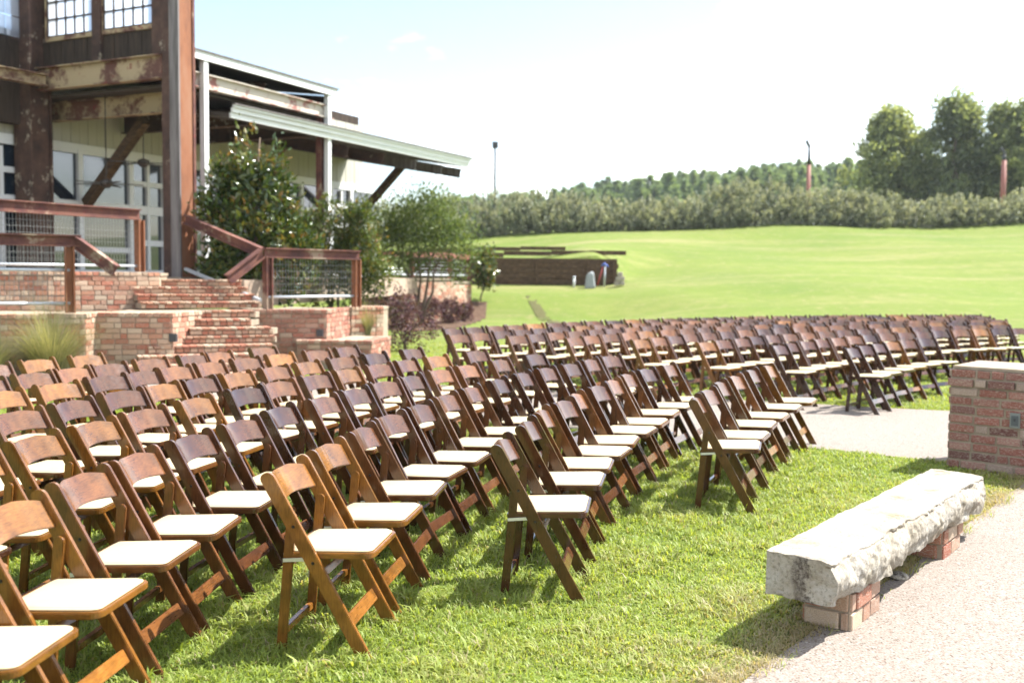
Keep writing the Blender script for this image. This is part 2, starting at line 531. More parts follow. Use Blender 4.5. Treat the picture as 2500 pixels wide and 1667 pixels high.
def leaves(cent, dirs, length, width, tint, fold=.25, up=None):
    """one folded diamond leaf per centre; returns verts, quads(tris), tint"""
    n = len(cent)
    d = dirs / np.maximum(np.linalg.norm(dirs, axis=1, keepdims=True), 1e-6)
    r = RNG.normal(size=(n, 3)) if up is None else up + RNG.normal(size=(n, 3)) * .5
    s = np.cross(d, r); s /= np.maximum(np.linalg.norm(s, axis=1, keepdims=True), 1e-6)
    nn = np.cross(s, d)
    L = np.asarray(length).reshape(-1, 1) * np.ones((n, 1)); W = np.asarray(width).reshape(-1, 1) * np.ones((n, 1))
    base = cent - d * L * .5
    tip = cent + d * L * .5 - nn * L * .08
    mid = cent - d * L * .05
    l_ = mid + s * W * .5 + nn * W * fold
    r_ = mid - s * W * .5 + nn * W * fold
    V = np.stack([base, r_, tip, l_], 1).reshape(-1, 3)
    i = np.arange(n) * 4
    Q = np.concatenate([np.stack([i, i + 1, i + 2], 1), np.stack([i, i + 2, i + 3], 1)])
    return V, Q, np.concatenate([tint, tint])

def smooth01(a, b, x):
    f = np.clip((x - a) / (b - a), 0, 1)
    return f * f * (3 - 2 * f)

# ------------------------------------------------------------------ terrain
ZBX = [-60, -8, 1, 8, 15, 20, 31, 60, 120]
ZBZ = [3.2, 3.65, 4.05, 4.5, 4.62, 4.68, 5.1, 5.6, 6.0]
def terrain(x, y):
    x = np.asarray(x, float); y = np.asarray(y, float)
    zb = np.interp(x, ZBX, ZBZ)
    ys = 34.5 - 7.5 * smooth01(-1.5, 4.5, x)
    f = np.clip((y - ys) / (60 - ys), 0, 1)
    p = f - .10 * np.sin(np.pi * np.clip(f, 0, 1)) * (1 - f)
    z = zb * p
    # long gentle rise behind the hedge
    z = z + np.clip((y - 60) / 120, 0, 1) * 5.0
    # gentle lumps on the slope only
    m = np.clip((y - ys) / 8, 0, 1)
    z = z + m * (.10 * np.sin(x * .42 + y * .23) + .07 * np.sin(x * .19 - y * .37 + 1.3))
    # terraced cut at the timber wall
    wx = 1 - smooth01(3.3 - .1 * np.abs(y - 40.16), 4.5 + .55 * np.abs(y - 40.16), x)
    wb = smooth01(-12, -4, x)
    front = wx * wb * (y < 40.16)
    tgt = np.interp(y, [30, 34.5, 37, 40.2], [0, .06, .85, 1.22])
    z = np.where(front > 0, z * (1 - wx * wb) + tgt * wx * wb, z)
    back = wx * wb * (y >= 40.16) * (1 - smooth01(43, 53, y))
    z = z + back * 1.15
    return np.maximum(z, 0.0)

def ground_sheet():
    xs = np.unique(np.concatenate([np.linspace(-400, -60, 12), np.linspace(-60, -14, 24), np.linspace(-14, 34, 150), np.linspace(34, 90, 30), np.linspace(90, 500, 14)]))
    ys = np.unique(np.concatenate([np.linspace(-60, -5, 8), np.linspace(-5, 26, 20), np.linspace(26, 40.1, 40), [40.15, 40.17], np.linspace(40.3, 64, 60), np.linspace(64, 200, 30), np.linspace(200, 1500, 10)]))
    X, Y = np.meshgrid(xs, ys, indexing='ij')
    Z = terrain(X, Y)
    V = np.stack([X, Y, Z], -1).reshape(-1, 3)
    nx, ny = len(xs), len(ys)
    i, j = np.meshgrid(np.arange(nx - 1), np.arange(ny - 1), indexing='ij')
    a = (i * ny + j).ravel()
    Q = np.stack([a, a + ny, a + ny + 1, a + 1], 1)
    me = fast_mesh('ground', V, Q)
    for p in me.polygons: p.use_smooth = True
    o = link('ground', me, M['lawn'])
    tag(o, 'green lawn and grassy slope behind the chairs', None, None, 'structure')
ground_sheet()

def in_poly(px, py, poly):
    inside = np.zeros(len(px), bool)
    n = len(poly)
    for i in range(n):
        x0, y0 = poly[i]; x1, y1 = poly[(i + 1) % n]
        c = ((y0 > py) != (y1 > py)) & (px < (x1 - x0) * (py - y0) / (y1 - y0 + 1e-12) + x0)
        inside ^= c
    return inside

def wavy(pts, amp=.03, step=.12, seed=0):
    out = []
    for i in range(len(pts) - 1):
        a, b = Vector(pts[i]), Vector(pts[i + 1])
        n = max(1, int((b - a).length / step))
        nrm = Vector((-(b - a).y, (b - a).x)).normalized()
        for k in range(n):
            p = a + (b - a) * k / n
            q = p + nrm * amp * noise.noise(Vector((p.x * 1.7, p.y * 1.7, seed)))
            out.append((q.x, q.y))
    out.append(tuple(pts[-1]))
    return out

EDGE_NEAR = [(-.6, 2.02), (4.55, 8.42)]
walk_edge = wavy(EDGE_NEAR, .035)
WALK = walk_edge + [(14, 10.2), (14, -3), (-.6, -3)]
aisle_near = wavy([(4.62, 8.46), (3.62, 9.04), (2.93, 9.49), (1.74, 10.02), (-5.9, 13.35)], .05, seed=3)
aisle_far = wavy([(-5.9, 16.3), (.5, 13.98), (3.97, 12.82), (5.4, 12.32), (9.5, 11.0)], .05, seed=5)
AISLE = aisle_near + aisle_far + [(14, 10.3)]
def flat_sheet(name, poly, z, mat, label):
    me = bpy.data.meshes.new(name)
    bm = bmesh.new()
    vs = [bm.verts.new((p[0], p[1], z)) for p in poly]
    f = bm.faces.new(vs)
    bmesh.ops.triangulate(bm, faces=[f])
    bmesh.ops.recalc_face_normals(bm, faces=bm.faces)
    bm.to_mesh(me); bm.free()
    if me.polygons[0].normal.z < 0: me.flip_normals()
    o = link(name, me, mat)
    return tag(o, label, None, None, 'structure')
flat_sheet('path', WALK, .008, M['aggregate'], 'exposed aggregate concrete path beside the stone bench')
flat_sheet('aisle_path', AISLE, .004, M['aggregate'], 'paved aisle between the two chair blocks')

# ------------------------------------------------------------------ bricks
BRICK_TONES = {
    'pillar': [(.25, .095, .07), (.22, .09, .072), (.28, .13, .10), (.155, .065, .055), (.30, .16, .125), (.26, .10, .075), (.24, .105, .085), (.25, .095, .07), (.33, .24, .19)],
    'pale': [(.42, .24, .16), (.46, .30, .20), (.38, .17, .105), (.50, .38, .27), (.42, .20, .12), (.48, .34, .24), (.38, .135, .08)],
    'red': [(.34, .12, .075), (.31, .115, .075), (.38, .17, .11), (.29, .10, .068), (.44, .28, .20), (.34, .14, .09), (.40, .22, .155)],
}
def brick_mesh(seed):
    rnd = random.Random(seed)
    me = bpy.data.meshes.new('brick')
    bm = bmesh.new()
    bmesh.ops.create_cube(bm, size=1)
    for v_ in bm.verts:
        v_.co.x += rnd.uniform(-.012, .012); v_.co.y += rnd.uniform(-.03, .02); v_.co.z += rnd.uniform(-.035, .035)
    bmesh.ops.bevel(bm, geom=[e for e in bm.edges if e.verts[0].co.y < 0 or e.verts[1].co.y < 0], offset=.045, segments=1, affect='EDGES')
    bm.to_mesh(me); bm.free()
    me.materials.append(M['brick'])
    return me
BRICKS = [brick_mesh(s) for s in range(10)]
COURSE, JOINT = .078, .011
def lay_bricks(parent, root, p0, p1, z0, z1, tones, header=.18, depth=.085, proud=.012, blen=.205, course=COURSE, rnd=random, skip=None, joint=JOINT):
    """bricks on the vertical face p0 -> p1 (outside on the right-hand side of the direction)"""
    p0, p1 = Vector(p0), Vector(p1)
    L = (p1 - p0).length
    d = (p1 - p0) / L
    nrm = Vector((d.y, -d.x))
    rz = math.atan2(d.y, d.x)
    nc = max(1, round((z1 - z0) / course)); ch = (z1 - z0) / nc
    base = wloc(root)
    k = 0
    for c in range(nc):
        x = -blen * (.5 if c % 2 else 0) - rnd.uniform(0, .03)
        while x < L - .01:
            w = blen if rnd.random() > header else blen * .5
            w *= rnd.uniform(.93, 1.07)
            a, b = max(x, 0), min(x + w, L)
            x += w
            if b - a < .035: continue
            zc = z0 + ch * (c + .5)
            if skip and skip((a + b) / 2, zc): continue
            pr = proud + rnd.uniform(-.004, .006)
            q = p0 + d * ((a + b) / 2) + nrm * (pr - depth / 2)
            o = bpy.data.objects.new('brick', BRICKS[rnd.randrange(len(BRICKS))])
            COL.objects.link(o)
            o.parent = parent
            o.location = Vector((q.x, q.y, zc + rnd.uniform(-.002, .002))) - base
            o.rotation_euler = (0, rnd.uniform(-.012, .012), rz + rnd.uniform(-.012, .012))
            o.scale = ((b - a) - joint, depth, ch - joint)
            tn = rnd.choice(tones); g = rnd.uniform(.84, 1.12)
            o.color = (tn[0] * g, tn[1] * g, tn[2] * g, 1)
            k += 1
    return k

# ------------------------------------------------------------------ stairs and terrace walls
def brick_block(name, outline, z0, z1, faces, tones, label, cat, top=True, header=.3, z_from=None):
    """outline ccw; faces = indices of outline edges that carry bricks"""
    r = thing(name, (outline[0][0], outline[0][1], z0), label, cat)
    MB().poly(outline, z0, z1 - (.07 if top else 0)).build('mortar_core', M['mortar'], r)
    n = len(outline)
    for i in faces:
        a, b = outline[i], outline[(i + 1) % n]
        lay_bricks(r, r, a, b, max(z0, z_from or z0), z1 - (.075 if top else 0), tones, header)
    if top:   # rowlock coping
        m = MB()
        cx = sum(p[0] for p in outline) / n; cy = sum(p[1] for p in outline) / n
        big = [(p[0] + (p[0] - cx) / max(math.hypot(p[0] - cx, p[1] - cy), .01) * .02, p[1] + (p[1] - cy) / max(math.hypot(p[0] - cx, p[1] - cy), .01) * .02) for p in outline]
        m.poly(big, z1 - .069, z1 - .02).build('coping_bed', M['mortar'], r)
        for i in faces:
            a, b = Vector(big[i]), Vector(big[(i + 1) % n])
            lay_bricks(r, r, a, b, z1 - .072, z1, tones, 1.0, depth=.21, proud=.008, blen=.2)
    return r

WALL_Z = 1.0
brick_block('planter_wall', [(-9.2, 13.0), (-7.16, 13.89), (-6.2, 14.42), (-6.2, 15.3), (-9.2, 15.3)], 0, WALL_Z, [0, 1, 2], BRICK_TONES['pale'],
            'pale brick planter wall behind the tall grass clump', 'wall', z_from=.2)
brick_block('stair_pier', [(-6.22, 14.78), (-5.13, 14.98), (-4.98, 15.85), (-4.98, 17.0), (-6.3, 17.0)], 0, WALL_Z, [0, 1], BRICK_TONES['pale'],
            'brick stair pier with shaded front and sunlit end beside the steps', 'pier', z_from=.2)
brick_block('stair_pier', [(-4.28, 16.62), (-3.17, 16.95), (-2.98, 18.2), (-4.1, 18.4)], 0, WALL_Z, [0, 1], BRICK_TONES['red'],
            'red brick stair pier under the rusty railing panel', 'pier', z_from=.2)
brick_block('planter_wall', [(-3.60, 16.62), (-2.38, 16.72), (-2.2, 17.9), (-2.9, 18.2), (-3.1, 16.98)], 0, .5, [0, 1], BRICK_TONES['red'],
            'low red brick planter wall at the foot of the stair pier', 'wall', z_from=.1)
# far wall of the planter behind the pier
brick_block('planter_wall', [(-2.97, 18.3), (-2.45, 18.9), (-2.45, 19.6), (-3.2, 19.6)], 0, WALL_Z, [0], BRICK_TONES['pale'],
            'short sunlit brick wall holding the ornamental grass', 'wall', z_from=.2)

for piers, (x, y, z) in (('stair_pier', (-5.10, 14.985, .62)), ('stair_pier.001', (-3.26, 16.92, .60))):
    po = bpy.data.objects[piers]
    MB().box((x - .06, y - .05, z - .06), (x + .05, y + .02, z + .06)).build('step_light', M['outlet_dark'], po)
# lower flight
stair = thing('brick_staircase', (-4.6, 14.4, 0), 'brick staircase climbing between two piers to the terrace', 'staircase')
for k in range(8):
    z1 = WALL_Z - .125 * k
    y = 16.15 - .27 * k
    xl = -5.0 if k < 3 else -5.25 - .05 * k
    xr = -4.22 if k < 2 else -3.95 + .05 * k
    st = bpy.data.objects.new('step', None); COL.objects.link(st); st.parent = stair
    MB().poly([(xl, y - .18), (xr, y - .18 + (xr - xl) * .5), (xr, y + (1.8 if k == 0 else .70)), (xl, y + (1.8 if k == 0 else .36))], max(z1 - .125, 0), z1 - .03).build('mortar_core', M['mortar'], st, rel=stair)
    lay_bricks(st, stair, (xl, y - .2), (xr, y - .2 + (xr - xl) * .5), z1 - .115, z1 - .048, BRICK_TONES['pale'], .9, depth=.09)
    lay_bricks(st, stair, (xl, y - .212), (xr, y - .212 + (xr - xl) * .5), z1 - .046, z1, BRICK_TONES['pale'], 1.0, depth=.30, blen=.21, proud=.02)
# upper flight: risers run away to the right
UP = Vector((math.cos(math.radians(33)), math.sin(math.radians(33))))
UPN = Vector((-UP.y, UP.x))
for k in range(4):
    z1 = WALL_Z + .12 * (k + 1)
    a = Vector((-6.02, 16.15)) + UPN * (.30 * k)
    b = a + UP * (2.0 - .02 * k)
    st = bpy.data.objects.new('step', None); COL.objects.link(st); st.parent = stair
    e = UPN * (1.6 if k == 3 else .4)
    MB().poly([tuple(a + UPN * .02), tuple(b + UPN * .02), tuple(b + e), tuple(a + e)], z1 - .12, z1 - .03).build('mortar_core', M['mortar'], st, rel=stair)
    lay_bricks(st, stair, a, b, z1 - .112, z1 - .046, BRICK_TONES['pale'], .8, depth=.09)
    lay_bricks(st, stair, a - UPN * .012, b - UPN * .012, z1 - .045, z1, BRICK_TONES['pale'], 1.0, depth=.30, blen=.21, proud=.02)

# terrace retaining wall behind the planter, lit by the sun
brick_block('terrace_wall', [(-9.9, 14.3), (-7.35, 15.75), (-6.0, 16.95), (-6.3, 18.2), (-10.5, 16.5)], WALL_Z - .1, 1.6, [0, 1], BRICK_TONES['pale'],
            'sunlit pale brick terrace wall under the upper railing', 'wall')
MB().poly([(-10.5, 15.9), (-6.35, 17.6), (-4.9, 18.2), (-4.4, 19.2), (-2.9, 30.5), (-9, 36), (-16, 34), (-16, 16)], 1.0, 1.47).build('terrace', M['paving'])
tag(bpy.data.objects['terrace'], 'raised terrace floor in front of the hall', None, None, 'structure')
MB().poly([(-7.3, 13.95), (-6.25, 14.5), (-6.3, 16.2), (-7.3, 15.7), (-9.2, 14.7), (-9.2, 13.2)], .9, .93).build('planter_soil', M['mulch'])
tag(bpy.data.objects['planter_soil'], 'dark soil in the planter', None, None, 'structure')

# ------------------------------------------------------------------ railings
def wire_panel(parent, a, b, z0, z1, sx=.06, sz=.11, r=.0022):
    a, b = Vector(a), Vector(b)
    m = MB()
    L = (b - a).length; n = int(L / sx)
    for i in range(1, n):
        p = a + (b - a) * i / n
        m.bar((p.x, p.y, z0), (p.x, p.y, z1), r * 2, r * 2, (1, 0, 0))
    nz = int((z1 - z0) / sz)
    for i in range(1, nz + 1):
        z = z0 + (z1 - z0) * i / (nz + 1)
        m.bar((a.x, a.y, z), (b.x, b.y, z), r * 2, r * 2)
    return m.build('wire_mesh', M['wire'], parent)
def rail(label, a, b, zb, zt, beam_h=.17, beam_w=.12, posts=(1,), pipes=(.12,), bend=None, wire=True, mat='rust', extend0=0, extend1=.1):
    a, b = Vector(a), Vector(b); d = (b - a).normalized()
    r = thing('railing', (b.x, b.y, zb), label, 'railing')
    p0 = a - d * extend0; p1 = b + d * extend1
    MB().ibeam((p0.x, p0.y, zt - beam_h / 2), (p1.x, p1.y, zt - beam_h / 2), beam_h, beam_w).build('top_beam', M[mat], r)
    for f in posts:
        q = a + (b - a) * f
        MB().ibeam((q.x, q.y, zb), (q.x, q.y, zt - beam_h - .003), .13, .13, (d.x, d.y, 0)).build('post', M['orange'] if f else M[mat], r)
    if bend:
        q, (ex, ey, ez) = bend
        MB().ibeam((q[0], q[1], zt - beam_h / 2 - .004), (ex, ey, ez), beam_h * .98, beam_w * .98).build('sloping_beam', M[mat], r)
    for z in pipes:
        MB().tube([(a.x, a.y, zb + z), (b.x, b.y, zb + z)], [.024, .024], 8).build('bottom_pipe', M['galv'], r, smooth=True)
    if wire:
        wire_panel(r, a, b, zb + (pipes[0] if pipes else .1), zt - beam_h)
    return r
rail('lower rusty beam railing with wire mesh, its end sloping down to the steps', (-8.1, 13.5), (-6.44, 14.50), WALL_Z, 2.13, posts=(1,), pipes=(.14, .62),
     bend=((-6.38, 14.54), (-5.75, 14.45, 1.62)), extend1=.16)
rail('upper rusty beam railing with wire mesh on the terrace wall', (-8.3, 14.8), (-6.62, 17.72), 1.6, 2.70, beam_h=.19, posts=(1,), pipes=(.1,), extend1=0)
rail('rusty railing panel with wire mesh on the red stair pier', (-4.12, 16.78), (-2.86, 18.25), WALL_Z, 2.03, posts=(0, 1), pipes=(.20,),
     bend=((-4.2, 16.72), (-4.62, 16.2, 1.50)), extend0=.07, extend1=.06)
r = thing('stair_handrail', (-5.9, 18.6, 1.47), 'sloping rusty handrail beam beside the upper steps', 'handrail')
MB().ibeam((-6.25, 19.1, 2.60), (-4.35, 17.35, 1.95), .17, .12).build('top_beam', M['rust'], r)
MB().bar((-6.2, 18.9, 1.66), (-4.4, 17.35, 1.13), .06, .05).build('lower_bar', M['galv'], r)
# ------------------------------------------------------------------ hall building
BETA = math.radians(26)
DX, DY = math.sin(BETA), math.cos(BETA)
def B(u, v, z):
    return Vector((u * DX + v * DY, u * DY - v * DX, z))
def bbox(m, u0, u1, v0, v1, z0, z1):
    pts = [B(u0, v0, 0), B(u0, v1, 0), B(u1, v1, 0), B(u1, v0, 0)]
    return m.poly([(p.x, p.y) for p in pts], z0, z1)
hall = thing('hall_building', tuple(B(14.7, -14.5, 1.47)), 'rusty steel and glass hall with white-edged porch roofs', 'building')
TZ = 1.47
# solid backing of the hall
bbox(MB(), 5, 27.0, -27, -18.75, TZ, 6.6).build('wall_core', M['cladding'], hall)
# siding planks above the glass
u = 8.0
k = 0
while u < 26.95:
    w = .235
    bbox(MB(), u, u + w - .014, -18.745, -18.62 + (.006 if k % 2 else 0), 4.42, 6.3).build('siding_plank', M['siding'], hall)
    u += w; k += 1
bbox(MB(), 8.0, 27.02, -18.745, -18.58, 4.28, 4.415).build('header_trim', M['white'], hall)
# glazing below: bays of panes with white frames
u = 8.0
bay = 0
while u < 26.6:
    w = (1.45, 1.05, 1.45)[bay % 3]
    win = bpy.data.objects.new('window', None); COL.objects.link(win); win.parent = hall
    bbox(MB(), u, u + .13, -18.74, -18.57, TZ, 4.278).build('mullion', M['white'], win, rel=hall)
    if bay % 3 == 1:
        rows = [(1.62, 2.2), (2.34, 2.95), (3.16, 3.62), (3.74, 4.2)]
    else:
        rows = [(1.62, 2.02), (2.14, 2.98), (3.16, 4.2)]
    for (a, b) in rows:
        bbox(MB(), u + .13, u + w, -18.70, -18.66 + RNG.uniform(-.006, .006), a, b).build('pane', M['glass'], win, rel=hall)
    zs = [TZ] + [x for ab in rows for x in ab] + [4.278]
    for i in range(0, len(zs), 2):
        bbox(MB(), u + .131, u + w - .001, -18.735, -18.585, zs[i], zs[i + 1]).build('transom', M['white'], win, rel=hall)
    if bay % 3 == 1:
        bbox(MB(), u + .13 + (w - .13) / 2 - .04, u + .13 + (w - .13) / 2 + .04, -18.737, -18.575, TZ + .16, 4.15).build('mullion', M['white'], win, rel=hall)
    u += w; bay += 1
# small floodlight box at the end of the siding
# near wall of the hall, left of the corner column
bbox(MB(), 8, 14.45, -18.56, -18.3, 4.6, 6.3).build('upper_wall', M['cladding'], hall)
bbox(MB(), 14.28, 14.45, -18.56, -18.3, 6.302, 8.6).build('upper_wall', M['cladding'], hall)
bbox(MB(), 8, 14.45, -18.56, -18.3, 8.602, 10).build('upper_wall', M['cladding'], hall)
win = bpy.data.objects.new('window', None); COL.objects.link(win); win.parent = hall
for i in range(4):
    for j in range(5):
        bbox(MB(), 12.95 + i * .33, 13.25 + i * .33, -18.297, -18.27, 6.35 + j * .42, 6.74 + j * .42).build('pane', M['glass_bright'], win, rel=hall)
bbox(MB(), 14.27, 14.35, -18.30, -18.24, 5.6, 8.6).build('frame', M['white'], win, rel=hall)
# second storey bay facing the camera
def nface(m, v0, v1, z0, z1, u0=14.56, u1=14.66):
    return bbox(m, u0, u1, v0, v1, z0, z1)
for (v0, v1, z0, z1) in ((-18.3, -14.5, 5.78, 6.36), (-18.3, -14.5, 8.86, 10), (-18.3, -17.88, 6.362, 8.858), (-16.55, -16.26, 6.362, 8.858), (-14.93, -14.5, 6.362, 8.858)):
    nface(MB(), v0, v1, z0, z1, 14.66, 14.8).build('bay_wall', M['cladding'], hall)
v = -18.25
while v < -14.6:
    nface(MB(), v, min(v + .36, -14.5), 5.78, 6.30, 14.615, 14.655).build('cladding_board', M['cladding'], hall)
    v += .375
for (v0, v1) in ((-17.87, -16.56), (-16.25, -14.94)):
    win = bpy.data.objects.new('window', None); COL.objects.link(win); win.parent = hall
    nc = 5; cw = (v1 - v0) / nc
    for i in range(nc):
        for j in range(7):
            z0 = 6.40 + j * .345
            nface(MB(), v0 + i * cw + .014, v0 + (i + 1) * cw - .014, z0 + .014, z0 + .331, 14.60 + RNG.uniform(-.003, .003), 14.62).build('pane', M['glass_bright'], win, rel=hall)
    m = MB()
    for i in range(nc + 1): nface(m, v0 + i * cw - .013, v0 + i * cw + .013, 6.40, 8.83, 14.585, 14.63)
    m.build('muntin', M['cladding'], win, rel=hall)
    m = MB()
    for j in range(8): nface(m, v0 + .013, v1 - .013, 6.40 + j * .345 - .013, 6.40 + j * .345 + .013, 14.588, 14.628)
    m.build('muntin', M['cladding'], win, rel=hall)
    nface(MB(), v0 - .06, v1 + .03, 6.30, 6.385, 14.57, 14.64).build('sill', M['cream_rust'], win, rel=hall)
    nface(MB(), v0 - .06, v0 - .014, 6.386, 8.9, 14.575, 14.64).build('frame', M['cream_rust'], win, rel=hall)
nface(MB(), -16.52, -16.29, 5.8, 10, 14.52, 14.612).build('pilaster', M['rust_dark'], hall)
nface(MB(), -14.9, -14.66, 5.8, 10, 14.52, 14.612).build('pilaster', M['rust_dark'], hall)
# columns
def hcol(p, z0, z1, w, name='column', mat='column'):
    c = bpy.data.objects.new(name, None); COL.objects.link(c); c.parent = hall
    ax = B(1, 0, 0); ay = B(0, 1, 0)
    h = w / 2
    def pl(a0, a1, b0, b1, nm, mt):
        pts = [p + ax * a0 + ay * b0, p + ax * a0 + ay * b1, p + ax * a1 + ay * b1, p + ax * a1 + ay * b0]
        MB().poly([(q.x, q.y) for q in pts], z0, z1).build(nm, M[mt], c, rel=hall)
    if mat == 'column':
        pl(-h, -h + .035, -h, -.02, 'flange', 'rust_dark')
        pl(-h - .003, -h + .035, -.019, h, 'flange', 'grey_steel')
        pl(h - .06, h, -h, h, 'flange', 'rust')
        pl(-h + .036, h - .061, h - .07, h - .02, 'side_plate', 'orange')
    else:
        pl(-h, -h + .035, -h, h, 'flange', mat)
        pl(h - .035, h, -h, h, 'flange', mat)
        pl(-h + .05, h - .05, h - .11, h - .06, 'side_plate', mat)
    pl(-h + .036, h - .061, -.02, .02, 'web', 'rust_dark')
    return c
hcol(B(14.72, -14.42, 0), TZ, 10, .44)
hcol(B(14.5, -18.25, 0), TZ, 10, .52, mat='rust_dark')
MB().poly([(q.x, q.y) for q in (B(14.4, -14.75, 0), B(14.4, -14.1, 0), B(15.05, -14.1, 0), B(15.05, -14.75, 0))], TZ - .05, TZ + .03).build('column_base', M['mortar'], hall)
# beams of the bay
MB().ibeam(B(14.5, -18.5, 5.53), B(14.5, -14.62, 5.53), .46, .2).build('bay_beam', M['cream_rust'], hall)
MB().ibeam(B(11.0, -18.15, 5.48), B(14.42, -17.75, 5.48), .24, .2).build('floor_beam', M['cream_rust'], hall)
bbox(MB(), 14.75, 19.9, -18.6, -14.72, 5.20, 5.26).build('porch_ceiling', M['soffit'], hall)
for uu in (15.2, 17.2, 19.2):
    MB().ibeam(B(uu, -18.55, 4.99), B(uu, -14.8, 4.99), .40, .2).build('rafter', M['cream_rust'] if uu < 16 else M['rust_dark'], hall)
# upper porch roof
def roof(u0, u1, v_out, v_in, z_out, z_in, th, name, ribs):
    a, b, c, d = B(u0, v_out, z_out), B(u1, v_out, z_out), B(u1, v_in, z_in), B(u0, v_in, z_in)
    up = Vector((0, 0, th))
    r = bpy.data.objects.new(name, None); COL.objects.link(r); r.parent = hall
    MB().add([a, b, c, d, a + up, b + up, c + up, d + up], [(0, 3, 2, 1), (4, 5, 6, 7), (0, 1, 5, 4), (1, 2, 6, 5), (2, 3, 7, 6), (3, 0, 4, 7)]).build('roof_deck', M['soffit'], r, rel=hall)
    for (dz, h, o) in ribs:
        MB().bar(B(u0 - .05, v_out + o, z_out + dz), B(u1 + .06, v_out + o, z_out + dz), .05, h).build('fascia', M['white'], r, rel=hall)
    tz = max(dz + h / 2 for dz, h, o in ribs) + .014; to = max(o for dz, h, o in ribs)
    MB().bar(B(u0 - .06, v_out + to + .01, z_out + tz), B(u1 + .08, v_out + to + .01, z_out + tz), .10, .024).build('drip_edge', M['grey_steel'], r, rel=hall)
    MB().bar(B(u1 + .03, v_out - .03, z_out + th * .6), B(u1 + .03, v_in, z_in + th * .6), .04, th * 1.2).build('rake_trim', M['white'], r, rel=hall)
    return r
roof(14.95, 19.75, -14.42, -18.7, 5.82, 6.35, .10, 'upper_roof', [(.06, .16, .03)])
roof(16.15, 26.3, -14.40, -18.7, 4.78, 5.45, .10, 'lower_roof', [(.050, .105, .03), (.155, .095, .075), (.230, .05, .12)])
MB().ibeam(B(14.95, -14.55, 5.42), B(19.8, -14.55, 5.42), .30, .18).build('eave_beam', M['white_rust'], hall)
for uu in (15.5, 17.6, 19.6):
    MB().ibeam(B(uu, -14.72, 5.66), B(uu, -18.4, 6.10), .20, .15).build('rafter', M['rust_dark'], hall)
for uu in (20.4, 22.0, 23.6, 25.0, 26.1):
    MB().ibeam(B(uu, -14.50, 4.58), B(uu, -18.6, 5.29), .27, .16).build('rafter', M['rust_dark'] if uu < 23 else M['grey_steel'], hall)
pa, pb, pc, pd = B(19.62, -14.62, 5.28), B(19.62, -18.6, 5.28), B(19.62, -18.6, 6.30), B(19.62, -14.62, 5.80)
pw = B(.05, 0, 0)
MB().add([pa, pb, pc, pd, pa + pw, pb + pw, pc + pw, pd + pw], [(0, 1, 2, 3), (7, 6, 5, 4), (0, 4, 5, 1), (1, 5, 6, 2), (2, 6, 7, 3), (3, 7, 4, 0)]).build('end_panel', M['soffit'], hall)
for uu in (15.44, 19.53):
    q = B(uu, -14.45, 0)
    MB().bar((q.x, q.y, TZ), (q.x, q.y, 5.80), .12, .12, B(1, 0, 0)).build('white_post', M['white'], hall)
q = B(19.45, -14.60, 0)
MB().ibeam((q.x, q.y, TZ), (q.x, q.y, 5.26), .17, .15, B(1, 0, 0)).build('post', M['rust'], hall)
for uu, z in ((15.75, 4.78), (20.3, 4.80), (25.9, 4.86)):
    MB().bar(B(uu + .25, -18.45, 3.1), B(uu, -16.4, z), .18, .20).build('brace', M['timber'], hall)

def ceiling_fan(u, v, z, top, label, rot):
    p = B(u, v, z)
    r = thing('ceiling_fan', tuple(p), label, 'fan', 'porch ceiling fans')
    MB().tube([p, p + Vector((0, 0, top - z))], [.012, .012], 6).build('rod', M['fan'], r)
    MB().tube([p + Vector((0, 0, -.09)), p + Vector((0, 0, -.03)), p + Vector((0, 0, .05)), p + Vector((0, 0, .09))], [.06, .13, .12, .03], 12).build('motor', M['fan'], r, smooth=True)
    for i in range(5):
        a = rot + i * 2 * math.pi / 5
        d = Vector((math.cos(a), math.sin(a), 0))
        MB().bar(p + d * .13, p + d * .72 + Vector((0, 0, -.012)), .12, .012).build('blade', M['fan'], r)
ceiling_fan(14.9, -16.6, 3.40, 5.2, 'dark ceiling fan on a long rod below the column brace', .4)
ceiling_fan(15.9, -16.6, 3.92, 5.5, 'dark ceiling fan hanging just left of the tall rusty column', .1)
ceiling_fan(18.6, -16.6, 3.80, 5.0, 'dark ceiling fan behind the magnolia tree', .8)

# ------------------------------------------------------------------ far retaining walls
def far_wall():
    r = thing('retaining_wall', (-3.2, 31.6, 0), 'far pale brick retaining wall behind the purple bushes', 'wall')
    pts = [(-4.6, 30.6), (-3.1, 31.9), (-2.0, 33.8), (-1.5, 36.2)]
    tops = [1.42, 1.42, 1.42, 1.30]
    for i in range(3):
        a, b = pts[i], pts[i + 1]
        MB().poly([a, b, (b[0] - .35, b[1] + .25), (a[0] - .35, a[1] + .25)], -.1, tops[i + 1] - .02).build('mortar_core', M['mortar'], r)
        lay_bricks(r, r, a, b, 0, tops[i + 1] - .08, BRICK_TONES['pale'], 0.0, depth=.09, blen=.24, course=.11)
        MB().poly([(a[0] + .03, a[1] - .04), (b[0] + .03, b[1] - .04), (b[0] - .37, b[1] + .27), (a[0] - .37, a[1] + .27)], tops[i + 1] - .018, tops[i + 1] + .03).build('coping', M['mortar'], r)
far_wall()
rr = thing('railing', (-1.6, 36.0, 1.4), 'far reddish beam railing along the top of the retaining wall', 'railing')
fp = [(-4.8, 30.8), (-3.25, 32.1), (-2.15, 34.0), (-1.62, 36.3)]
